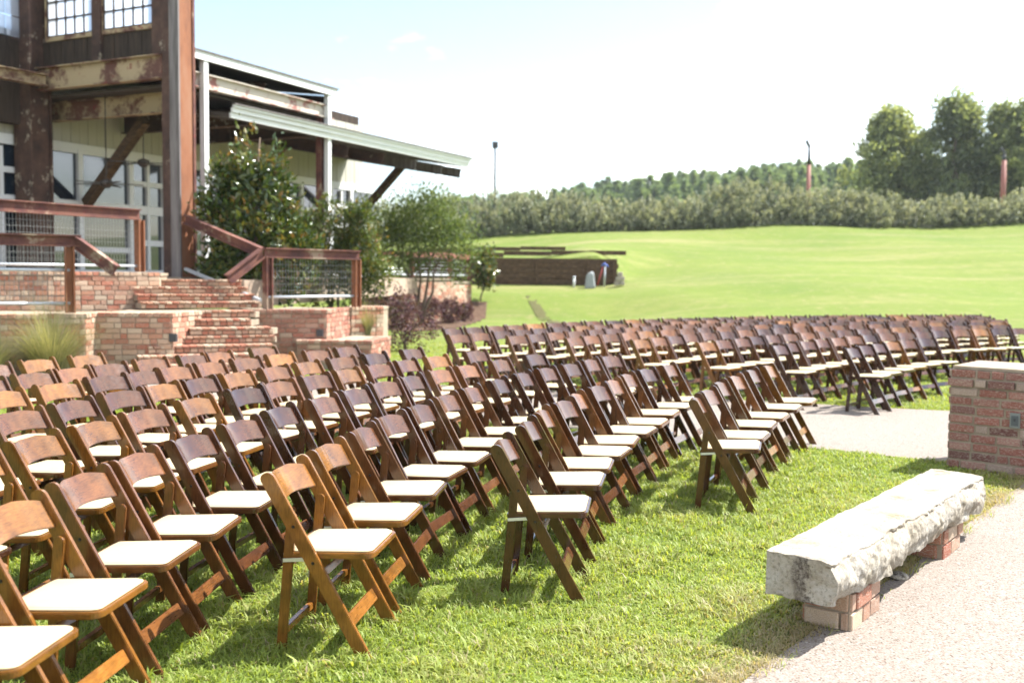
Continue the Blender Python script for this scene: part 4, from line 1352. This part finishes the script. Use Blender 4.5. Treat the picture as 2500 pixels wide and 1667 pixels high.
# ------------------------------------------------------------------ lawn blades
def lawn():
    def region(x0, x1, y0, y1, dens, hmin, hmax, wid, keep=None):
        n = int((x1 - x0) * (y1 - y0) * dens)
        px = RNG.uniform(x0, x1, n); py = RNG.uniform(y0, y1, n)
        ok = ~in_poly(px, py, WALK) & ~in_poly(px, py, AISLE)
        vis = np.abs(px) < (py * .5144 * 1.06 + .8)
        ok &= vis
        if keep is not None: ok &= keep(px, py)
        px, py = px[ok], py[ok]
        return px, py, hmin, hmax, wid
    parts = [region(-3.2, 4.2, 2.5, 5.2, 9000, .018, .050, .0062),
             region(-5.0, 5.6, 5.2, 8.2, 5200, .02, .050, .0070),
             region(-7.5, 8.0, 8.2, 13.0, 2800, .022, .050, .009),
             region(-8.0, 12.5, 13.0, 24.0, 800, .02, .045, .016, lambda a, b: RNG.random(len(a)) < np.clip((24.5 - b) / 9, 0, 1))]
    # broad-bladed weeds lying in the turf
    nw = 1500
    wx_, wy_ = RNG.uniform(-3.2, 4.2, nw), 2.9 + 6.0 * RNG.random(nw) ** 1.5
    okw = ~in_poly(wx_, wy_, WALK) & ~in_poly(wx_, wy_, AISLE)
    wx_, wy_ = np.repeat(wx_[okw], 9), np.repeat(wy_[okw], 9)
    parts.append((wx_ + RNG.normal(size=len(wx_)) * .012, wy_ + RNG.normal(size=len(wx_)) * .012, .035, .075, .0105))
    # dry thatch fringe hanging over the path edge
    nf = 5200
    e0_, e1_ = np.array(EDGE_NEAR[0]), np.array(EDGE_NEAR[1])
    tt_ = RNG.random(nf) ** 1.3
    fr = e0_ + (e1_ - e0_) * tt_[:, None]
    ed_ = (e1_ - e0_) / np.linalg.norm(e1_ - e0_)
    off = RNG.normal(.015, .035, nf) + .03 * np.sin(tt_ * 90)
    parts.append((fr[:, 0] - ed_[1] * off, fr[:, 1] + ed_[0] * off, .03, .075, .0035))
    VV, QQ, TT = [], [], []
    o = 0
    for px, py, h0, h1, wid in parts:
        n = len(px)
        cl = np.array([noise.noise(Vector((a * 2.3, b * 2.3, 1.7))) for a, b in zip(px, py)])
        cf = np.array([noise.noise(Vector((a * 9, b * 9, 4.2))) for a, b in zip(px, py)])
        h = (h0 + (h1 - h0) * RNG.random(n) ** 1.4) * np.clip(1 + .75 * cl + .55 * cf, .3, 2.2)
        # distance to the path edge: dry thatch along it
        e0, e1 = np.array(EDGE_NEAR[0]), np.array(EDGE_NEAR[1])
        ed = (e1 - e0) / np.linalg.norm(e1 - e0)
        dist = (px - e0[0]) * (-ed[1]) + (py - e0[1]) * ed[0]
        dry = np.clip(1 - dist / .28, 0, 1) * (dist > -.05)
        mid = np.clip(1 - dist / 1.3, 0, 1) * (dist > -.05)
        tint = .40 + .24 * cl + .16 * cf + .13 * RNG.normal(size=n) + .28 * mid + .34 * dry
        tint = np.where(RNG.random(n) < .05 + .30 * dry, .88 + .12 * RNG.random(n), tint)
        h = h * (1 - .35 * mid)
        az = RNG.uniform(0, 2 * np.pi, n)
        lean = RNG.uniform(.45, 1.6, n)
        dx, dy = np.cos(az), np.sin(az)
        wx, wy = -dy * wid * .5, dx * wid * .5
        z0 = terrain(px, py)
        b0 = np.stack([px + wx, py + wy, z0], 1); b1 = np.stack([px - wx, py - wy, z0], 1)
        mx = px + dx * h * lean * .35; my = py + dy * h * lean * .35; mz = z0 + h * .62
        m0 = np.stack([mx + wx * .8, my + wy * .8, mz], 1); m1 = np.stack([mx - wx * .8, my - wy * .8, mz], 1)
        tp = np.stack([px + dx * h * lean, py + dy * h * lean, z0 + h * (1.05 - .25 * lean)], 1)
        V = np.stack([b0, b1, m1, m0, tp], 1).reshape(-1, 3)
        i = o + np.arange(n) * 5
        QQ += [np.stack([i, i + 1, i + 2], 1), np.stack([i, i + 2, i + 3], 1), np.stack([i + 3, i + 2, i + 4], 1)]
        tint = np.clip(tint, 0, 1)
        TT += [tint, tint, tint]
        VV.append(V); o += n * 5
    me = fast_mesh('lawn_grass', np.concatenate(VV), np.concatenate(QQ), np.concatenate(TT))
    tag(link('lawn_grass', me, M['blade']), 'short green lawn grass around the chairs', 'grass', None, 'stuff')
lawn()

# ------------------------------------------------------------------ plants
def cloud(n, blobs, shell=.55):
    """n points spread over a list of ellipsoids (centre, radii); returns points and outward directions"""
    w = np.array([b[1][0] * b[1][1] * b[1][2] for b in blobs]) ** .67
    pick = RNG.choice(len(blobs), n, p=w / w.sum())
    d = RNG.normal(size=(n, 3)); d /= np.linalg.norm(d, axis=1, keepdims=True)
    rr = (shell + (1 - shell) * RNG.random(n) ** .6)
    C_ = np.array([b[0] for b in blobs])[pick]; S_ = np.array([b[1] for b in blobs])[pick]
    return C_ + d * S_ * rr[:, None], d, rr
def foliage(name, root, n, blobs, leaf_l, leaf_w, mat, shell=.55, upbias=.3, spread=.7, tint0=.45, tintv=.2, clump=.0, flat=None):
    P, D_, rr = cloud(n, blobs, shell)
    if clump:
        nc = max(8, n // 26)
        Pc, Dc, rc = cloud(nc, blobs, shell)
        idx = RNG.integers(0, nc, n)
        P = Pc[idx] + RNG.normal(size=(n, 3)) * clump
        D_ = Dc[idx]
        tb = RNG.normal(size=nc)[idx] * .12
    else:
        tb = 0
    dirs = D_ * .8 + RNG.normal(size=(n, 3)) * spread + np.array([0, 0, upbias])
    tint = np.clip(tint0 + tb + RNG.normal(size=n) * tintv, 0, 1)
    L = leaf_l * RNG.uniform(.7, 1.3, n); W_ = leaf_w * RNG.uniform(.7, 1.3, n)
    V, Q, T = leaves(P, dirs, L, W_, tint)
    V = V - np.array(ROOT[root])
    me = fast_mesh(name, V, Q, T)
    return link(name, me, mat, root)
def limbs(root, base, tops, r0, mat='bark', name='trunk', jitter=.12):
    b = Vector(base)
    for t_ in tops:
        t_ = Vector(t_)
        pts, rad = [], []
        for k in range(6):
            f = k / 5
            p = b.lerp(t_, f) + Vector((random.uniform(-1, 1), random.uniform(-1, 1), 0)) * jitter * math.sin(math.pi * f)
            pts.append(p); rad.append(r0 * (1 - .8 * f))
        MB().tube(pts, rad, 7).build(name, M[mat], root, smooth=True)

mg = thing('magnolia_tree', (-4.95, 19.4, 1.0), 'glossy magnolia tree with bronze new leaves beside the steps', 'tree')
limbs(mg, (-4.95, 19.4, 1.0), [(-4.9, 19.4, 4.2), (-5.5, 19.3, 3.0), (-4.4, 19.3, 2.9)], .07)
foliage('crown', mg, 8500, [((-4.95, 19.4, 1.75), (1.12, .8, .75)), ((-5.0, 19.4, 2.45), (1.0, .75, .75)), ((-5.0, 19.4, 3.15), (.72, .55, .65)), ((-4.95, 19.4, 3.80), (.48, .4, .62)),
        ((-5.75, 19.3, 2.9), (.32, .35, .35)), ((-4.15, 19.3, 2.0), (.5, .4, .4)), ((-5.6, 19.35, 3.42), (.25, .3, .3))],
        .155, .068, M['magnolia'], .6, .55, .7, .47, .22, clump=.11)

sb = thing('olive_shrub', (-3.7, 20.9, .4), 'loose olive-green shrub between the magnolia and the small tree', 'shrub')
limbs(sb, (-3.7, 20.9, .3), [(-3.9, 20.9, 3.0), (-3.3, 20.8, 2.6), (-4.1, 21, 2.2)], .04, name='stem')
foliage('crown', sb, 9000, [((-3.75, 20.9, 1.6), (.85, .6, .9)), ((-3.9, 20.9, 2.45), (.62, .5, .7)), ((-3.1, 20.8, 1.9), (.65, .5, .9)), ((-3.2, 20.8, 2.75), (.4, .35, .45)), ((-4.4, 21, 2.6), (.3, .3, .3))],
        .115, .038, M['shrub'], .2, .5, .9, .45, .25, clump=.09)

cm = thing('crape_myrtle_tree', (-2.75, 30.6, 0), 'small multi-stemmed tree with feathery crown before the far brick wall', 'tree')
limbs(cm, (-2.8, 30.5, 0), [(-3.6, 30.5, 3.2), (-2.9, 30.6, 3.6), (-2.2, 30.5, 3.2), (-2.0, 30.4, 2.6), (-3.2, 30.6, 2.6)], .06, name='stem')
foliage('crown', cm, 8000, [((-2.9, 30.5, 3.15), (1.15, .9, .85)), ((-2.0, 30.5, 2.75), (.85, .7, .55)), ((-3.7, 30.5, 2.8), (.75, .7, .7)), ((-2.5, 30.5, 3.75), (.7, .6, .5)),
        ((-1.5, 30.4, 2.35), (.45, .4, .3)), ((-3.5, 30.5, 1.95), (.6, .5, .4)), ((-1.75, 30.5, 1.75), (.4, .4, .3)), ((-2.9, 30.4, 2.1), (.5, .4, .3))],
        .13, .045, M['myrtle'], .35, .35, 1.0, .52, .22, clump=.24)

yt = thing('young_tree', (-1.12, 36.4, .5), 'slender young magnolia with round crown at the end of the brick wall', 'tree')
limbs(yt, (-1.15, 36.3, .35), [(-.98, 36.3, 2.3)], .035)
foliage('crown', yt, 1500, [((-.98, 36.3, 1.95), (.46, .45, .55)), ((-.95, 36.3, 1.35), (.30, .3, .35)), ((-1.15, 36.3, 1.7), (.3, .3, .35)), ((-.85, 36.3, 2.25), (.25, .25, .25))],
        .17, .075, M['magnolia'], .3, .4, .8, .52, .22, clump=.11)

for i, (x, y, r_, h, lab) in enumerate((
        (-2.62, 31.2, .42, .80, 'round purple-leaved bush, leftmost of the three before the far brick wall'),
        (-2.02, 31.8, .40, .80, 'round purple-leaved bush in the middle of the three by the wall'),
        (-1.60, 32.8, .34, .62, 'smallest round purple-leaved bush at the end of the three'))):
    b_ = thing('purple_bush', (x, y, 0), lab, 'bush', 'round purple bushes by the far wall')
    limbs(b_, (x, y, 0), [(x - .1, y, h * .7), (x + .12, y, h * .7)], .02, name='stem')
    foliage('crown', b_, 1900, [((x, y, h * .52), (r_, r_, h * .52)), ((x + .08, y, h * .78), (r_ * .7, r_ * .7, h * .28))], .065, .04, M['purple'], .35, .25, .9, .5, .22, clump=.06)
b_ = thing('purple_bush', (-2.25, 20.9, 0), 'large sprawling purple and green bush beside the low planter wall', 'bush')
limbs(b_, (-2.25, 20.9, 0), [(-2.5, 20.9, 1.0), (-2.0, 20.8, .8), (-2.3, 21, 1.1)], .025, name='stem')
foliage('crown', b_, 2700, [((-2.35, 20.9, .55), (.55, .5, .55)), ((-2.75, 20.9, .9), (.4, .4, .42)), ((-1.95, 20.8, .42), (.45, .4, .42)), ((-2.4, 21.0, 1.1), (.3, .3, .25)), ((-1.65, 20.7, .6), (.2, .2, .3))],
        .06, .032, M['purple'], .2, .3, .95, .5, .26, clump=.07)
b_ = thing('purple_bush', (-3.35, 29.2, 0), 'tall airy purple bush at the foot of the multi-stemmed tree', 'bush')
limbs(b_, (-3.35, 29.2, 0), [(-3.5, 29.2, 1.0), (-3.1, 29.2, .9)], .02, name='stem')
foliage('crown', b_, 2000, [((-3.35, 29.2, .75), (.5, .45, .6)), ((-3.05, 29.1, .5), (.35, .35, .4))], .07, .04, M['purple'], .2, .3, .9, .55, .24, clump=.09)

def grass_clump(loc, n, h, spread, label, flop=.9):
    r = thing('ornamental_grass', loc, label, 'grass clump')
    VV, QQ, TT = [], [], []
    for i in range(n):
        a = RNG.uniform(0, 2 * math.pi); fl = RNG.random() ** .8 * flop
        hh = h * RNG.uniform(.55, 1.1)
        b = np.array([math.cos(a), math.sin(a), 0])
        st = b * RNG.random() * spread * .25
        w = .0032
        side = np.array([-b[1], b[0], 0]) * w
        pts = []
        for k in range(5):
            f = k / 4
            p = st + b * (fl * hh * f ** 1.9) + np.array([0, 0, hh * (f - .42 * fl * f ** 2.4)])
            pts += [p + side * (1 - f * .9), p - side * (1 - f * .9)]
        o_ = len(VV)
        VV += pts
        for k in range(4):
            q = o_ + 2 * k
            QQ.append((q, q + 1, q + 3, q + 2)); TT.append(min(1, max(0, RNG.normal(.62, .24))))
    me = fast_mesh('blades', np.array(VV), np.array(QQ), np.array(TT))
    link('blades', me, M['reed'], r)
grass_clump((-6.45, 13.9, 0), 2400, 1.3, .9, 'tall pale ornamental grass clump in front of the planter wall')
grass_clump((-7.05, 13.3, 0), 1500, .95, .8, 'lower spreading grass clump left of the tall one')
grass_clump((-2.72, 18.6, .45), 420, .75, .3, 'thin pale grass tuft behind the low planter wall')
grass_clump((-2.75, 19.9, .3), 300, .8, .4, 'green grass tuft between the brick wall and the purple bush')

def hedge(x0, x1, n, label):
    xm = (x0 + x1) / 2
    r = thing('hedge', (xm, 60, float(terrain(xm, 60))), label, 'hedge')
    blobs = []
    x = x0
    while x < x1:
        px = 1250 + x / 60 * 2430
        hh = random.uniform(.82, 1.12) * np.interp(px, [900, 1080, 1200, 1400, 1560, 1640, 1850, 2000, 2200, 2500, 2700], [2.05, 2.2, 2.3, 2.35, 1.55, 1.8, 2.5, 1.95, 1.85, 1.45, 1.45])
        y = 60 + random.uniform(-.4, .4)
        z = float(terrain(x, y - .8))
        blobs.append(((x, y, z + hh * .48), (random.uniform(.9, 1.35), 1.15, hh * .52)))
        blobs.append(((x + .4, y - .6, z + hh * .26), (random.uniform(.9, 1.2), .95, hh * .34)))
        blobs.append(((x - .2, y - .5, z + .3), (1.0, .8, .45)))
        if random.random() < .75:
            blobs.append(((x + random.uniform(-.6, .6), y + .1, z + hh * .80), (.62, .6, hh * .26)))
        x += random.uniform(1.1, 1.7)
    P, D_, rr = cloud(n, blobs, .6)
    nc = n // 18
    Pc, Dc, rc = cloud(nc, blobs, .62)
    ok = Pc[:, 1] < 60.9
    Pc, Dc = Pc[ok], Dc[ok]
    idx = RNG.integers(0, len(Pc), n)
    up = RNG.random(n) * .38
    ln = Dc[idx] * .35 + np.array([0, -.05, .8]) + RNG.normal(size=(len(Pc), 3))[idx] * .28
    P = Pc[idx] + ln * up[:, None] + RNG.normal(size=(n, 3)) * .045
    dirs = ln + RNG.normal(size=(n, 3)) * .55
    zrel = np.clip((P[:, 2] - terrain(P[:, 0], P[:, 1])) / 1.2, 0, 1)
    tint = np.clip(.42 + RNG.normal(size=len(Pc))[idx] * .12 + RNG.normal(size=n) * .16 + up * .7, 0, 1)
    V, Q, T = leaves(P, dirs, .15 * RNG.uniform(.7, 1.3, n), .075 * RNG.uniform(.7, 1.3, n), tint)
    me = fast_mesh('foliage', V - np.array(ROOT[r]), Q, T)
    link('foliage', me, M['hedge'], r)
    m = MB()
    for b in blobs[::2]:
        c0 = Vector((b[0][0], b[0][1], float(terrain(b[0][0], b[0][1]))))
        m.tube([c0 - Vector((0, 0, .1)), c0 + Vector((.1, 0, b[1][2] * 1.1))], [.06, .03], 5)
    m.build('stems', M['bark'], r)['kind'] = 'stuff'
hedge(-10.5, 7.2, 62000, 'long silvery-green hedge on the slope, part left of the gap')
hedge(8.0, 37.5, 88000, 'long silvery-green hedge on the slope, part right of the gap')

def tree(x, y, h, w, label, n, seed, mat='tree', leaf=.32, gaps=.35, tint0=.45, lift=.12):
    random.seed(seed)
    z = float(terrain(x, y))
    r = thing('broadleaf_tree', (x, y, z), label, 'tree', 'broadleaf trees behind the hedge')
    blobs, tops = [], []
    for k in range(17):
        f = lift + (1 - lift) * (k + .5) / 17
        ring = w * .5 * math.sin(math.pi * min(1, (f - lift + .12) / (1.04 - lift))) ** .7
        for q in range(4):
            a = random.uniform(0, 2 * math.pi)
            d = ring * random.uniform(.25, 1.0)
            c = (x + math.cos(a) * d, y + math.sin(a) * d * .8, z + h * f + random.uniform(-.3, .3))
            s = w * random.uniform(.12, .24)
            blobs.append((c, (s, s, s * random.uniform(.6, .95))))
            if q == 0: tops.append(c)
    limbs(r, (x, y, z - .2), [(x + .2, y, z + h * .9)] + random.sample(tops, 9), .22, jitter=.4)
    foliage('crown', r, int(n * .75), blobs, leaf, leaf * .6, M[mat], .55, .25, .9, tint0, .2, clump=.30)
random.seed(5)
tree(31.2, 84, 8.8, 6.6, 'rounded broadleaf tree standing leftmost behind the hedge', 26000, 3, tint0=.55, lift=.03)
tree(36.0, 82, 9.5, 7.2, 'darker feathery broadleaf tree with upright tips, second from the left', 28000, 4, tint0=.33, lift=.03)
tree(38.9, 80, 8.8, 5.2, 'dull greyish-green broadleaf tree, shortest of the group', 19000, 6, tint0=.36, lift=.03)
tree(41.0, 79, 9.5, 6.0, 'yellow-green broadleaf tree at the picture edge', 24000, 8, tint0=.72, lift=.03)
tree(33.9, 88, 7.4, 6.4, 'low dark broadleaf tree filling the gap between the taller trees', 18000, 12, tint0=.25, lift=.02)
tree(38.2, 70, 11.6, 4.6, 'tall narrow broadleaf tree reaching into the upper corner', 12000, 15, tint0=.66, lift=.45)

def pines():
    VV, QQ, TT, o = [], [], [], 0
    n = 420
    for i in range(n):
        y = RNG.uniform(165, 240)
        px = RNG.uniform(1000, 2500)
        x = (px - 1250) / 2430 * y
        top_px = np.interp(px, [1000, 1180, 1250, 1440, 1700, 1950, 2100, 2500], [480, 470, 462, 436, 412, 388, 380, 370])
        hor = 667 + .0115 * (px - 1250)
        zt = CAM_H + (hor - top_px) * y / 2430 - RNG.random() ** .6 * 3.2
        h = RNG.uniform(9, 14)
        m = 300
        f = RNG.random(m) ** .8
        rad = (2.7 * (1 - f) ** .7 + .15) * RNG.uniform(.55, 1.05, m)
        a = RNG.uniform(0, 2 * np.pi, m)
        P = np.stack([x + rad * np.cos(a), y + rad * np.sin(a), zt - h * (1 - f) * .8], 1)
        D_ = np.stack([np.cos(a), np.sin(a), RNG.uniform(-.2, .9, m)], 1)
        tb = RNG.normal(.5, .15)
        V, Q, T = leaves(P, D_, RNG.uniform(.7, 1.5, m), RNG.uniform(.35, .7, m), np.clip(tb + RNG.normal(size=m) * .14, 0, 1))
        VV.append(V); QQ.append(Q + o); TT.append(T); o += len(V)
        # trunk
    me = fast_mesh('pine_forest', np.concatenate(VV), np.concatenate(QQ), np.concatenate(TT))
    tag(link('pine_forest', me, M['pine']), 'distant hazy pine forest on the ridge behind the hedge', 'forest', None, 'stuff')
pines()

# ------------------------------------------------------------------ summer haze
hz = MB().box((-90, -12, -1.0), (180, 262, 42)).build('haze', None)
tag(hz, 'thin pale summer haze over the valley', 'haze', None, 'stuff')
hm = bpy.data.materials.new('haze'); hm.use_nodes = True
for nd in list(hm.node_tree.nodes):
    if nd.type != 'OUTPUT_MATERIAL': hm.node_tree.nodes.remove(nd)
pv = hm.node_tree.nodes.new('ShaderNodeVolumePrincipled')
pv.inputs['Color'].default_value = (.90, .96, 1.0, 1)
pv.inputs['Density'].default_value = .00022
pv.inputs['Anisotropy'].default_value = .2
hm.node_tree.links.new(pv.outputs[0], [n_ for n_ in hm.node_tree.nodes if n_.type == 'OUTPUT_MATERIAL'][0].inputs['Volume'])
hz.data.materials.append(hm)

# ------------------------------------------------------------------ light poles
def light_pole(x, y, zt, label, mat, thick, head_h, style):
    z0 = float(terrain(x, y))
    r = thing('light_pole', (x, y, z0), label, 'light pole', 'floodlight poles behind the hedge')
    if style == 0:
        MB().tube([(x, y, z0 - .1), (x, y, zt - .35), (x - .02, y, zt - .05)], [thick, thick * .85, thick * .7], 8).build('pole', M[mat], r, smooth=True)
        MB().box((x - .19, y - .14, zt - .1), (x + .19, y + .14, zt + .33)).build('floodlight', M['black'], r, bevel=.03)
    else:
        lx = -.05
        MB().tube([(x, y, z0 - .1), (x + lx, y, zt - head_h)], [thick, thick * .75], 8).build('pole', M[mat], r, smooth=True)
        MB().tube([(x + lx, y, zt - head_h), (x + lx, y, zt - .42)], [thick * .72, thick * .5], 8).build('pole_top', M['black'], r, smooth=True)
        MB().bar((x + lx + .02, y, zt - .45), (x + lx - .22, y, zt), .22, .16).build('floodlight', M['black'], r, bevel=.03)
light_pole(-1.25, 66, 9.9, 'slim black floodlight pole rising left behind the hedge', 'black', .085, 0, 0)
light_pole(19.4, 66, 10.55, 'rusty floodlight pole with black tip in the middle of the hedge', 'polered', .16, 1.6, 1)
light_pole(32.2, 66, 10.2, 'reddish floodlight pole in front of the broadleaf trees', 'polered', .20, .8, 1)
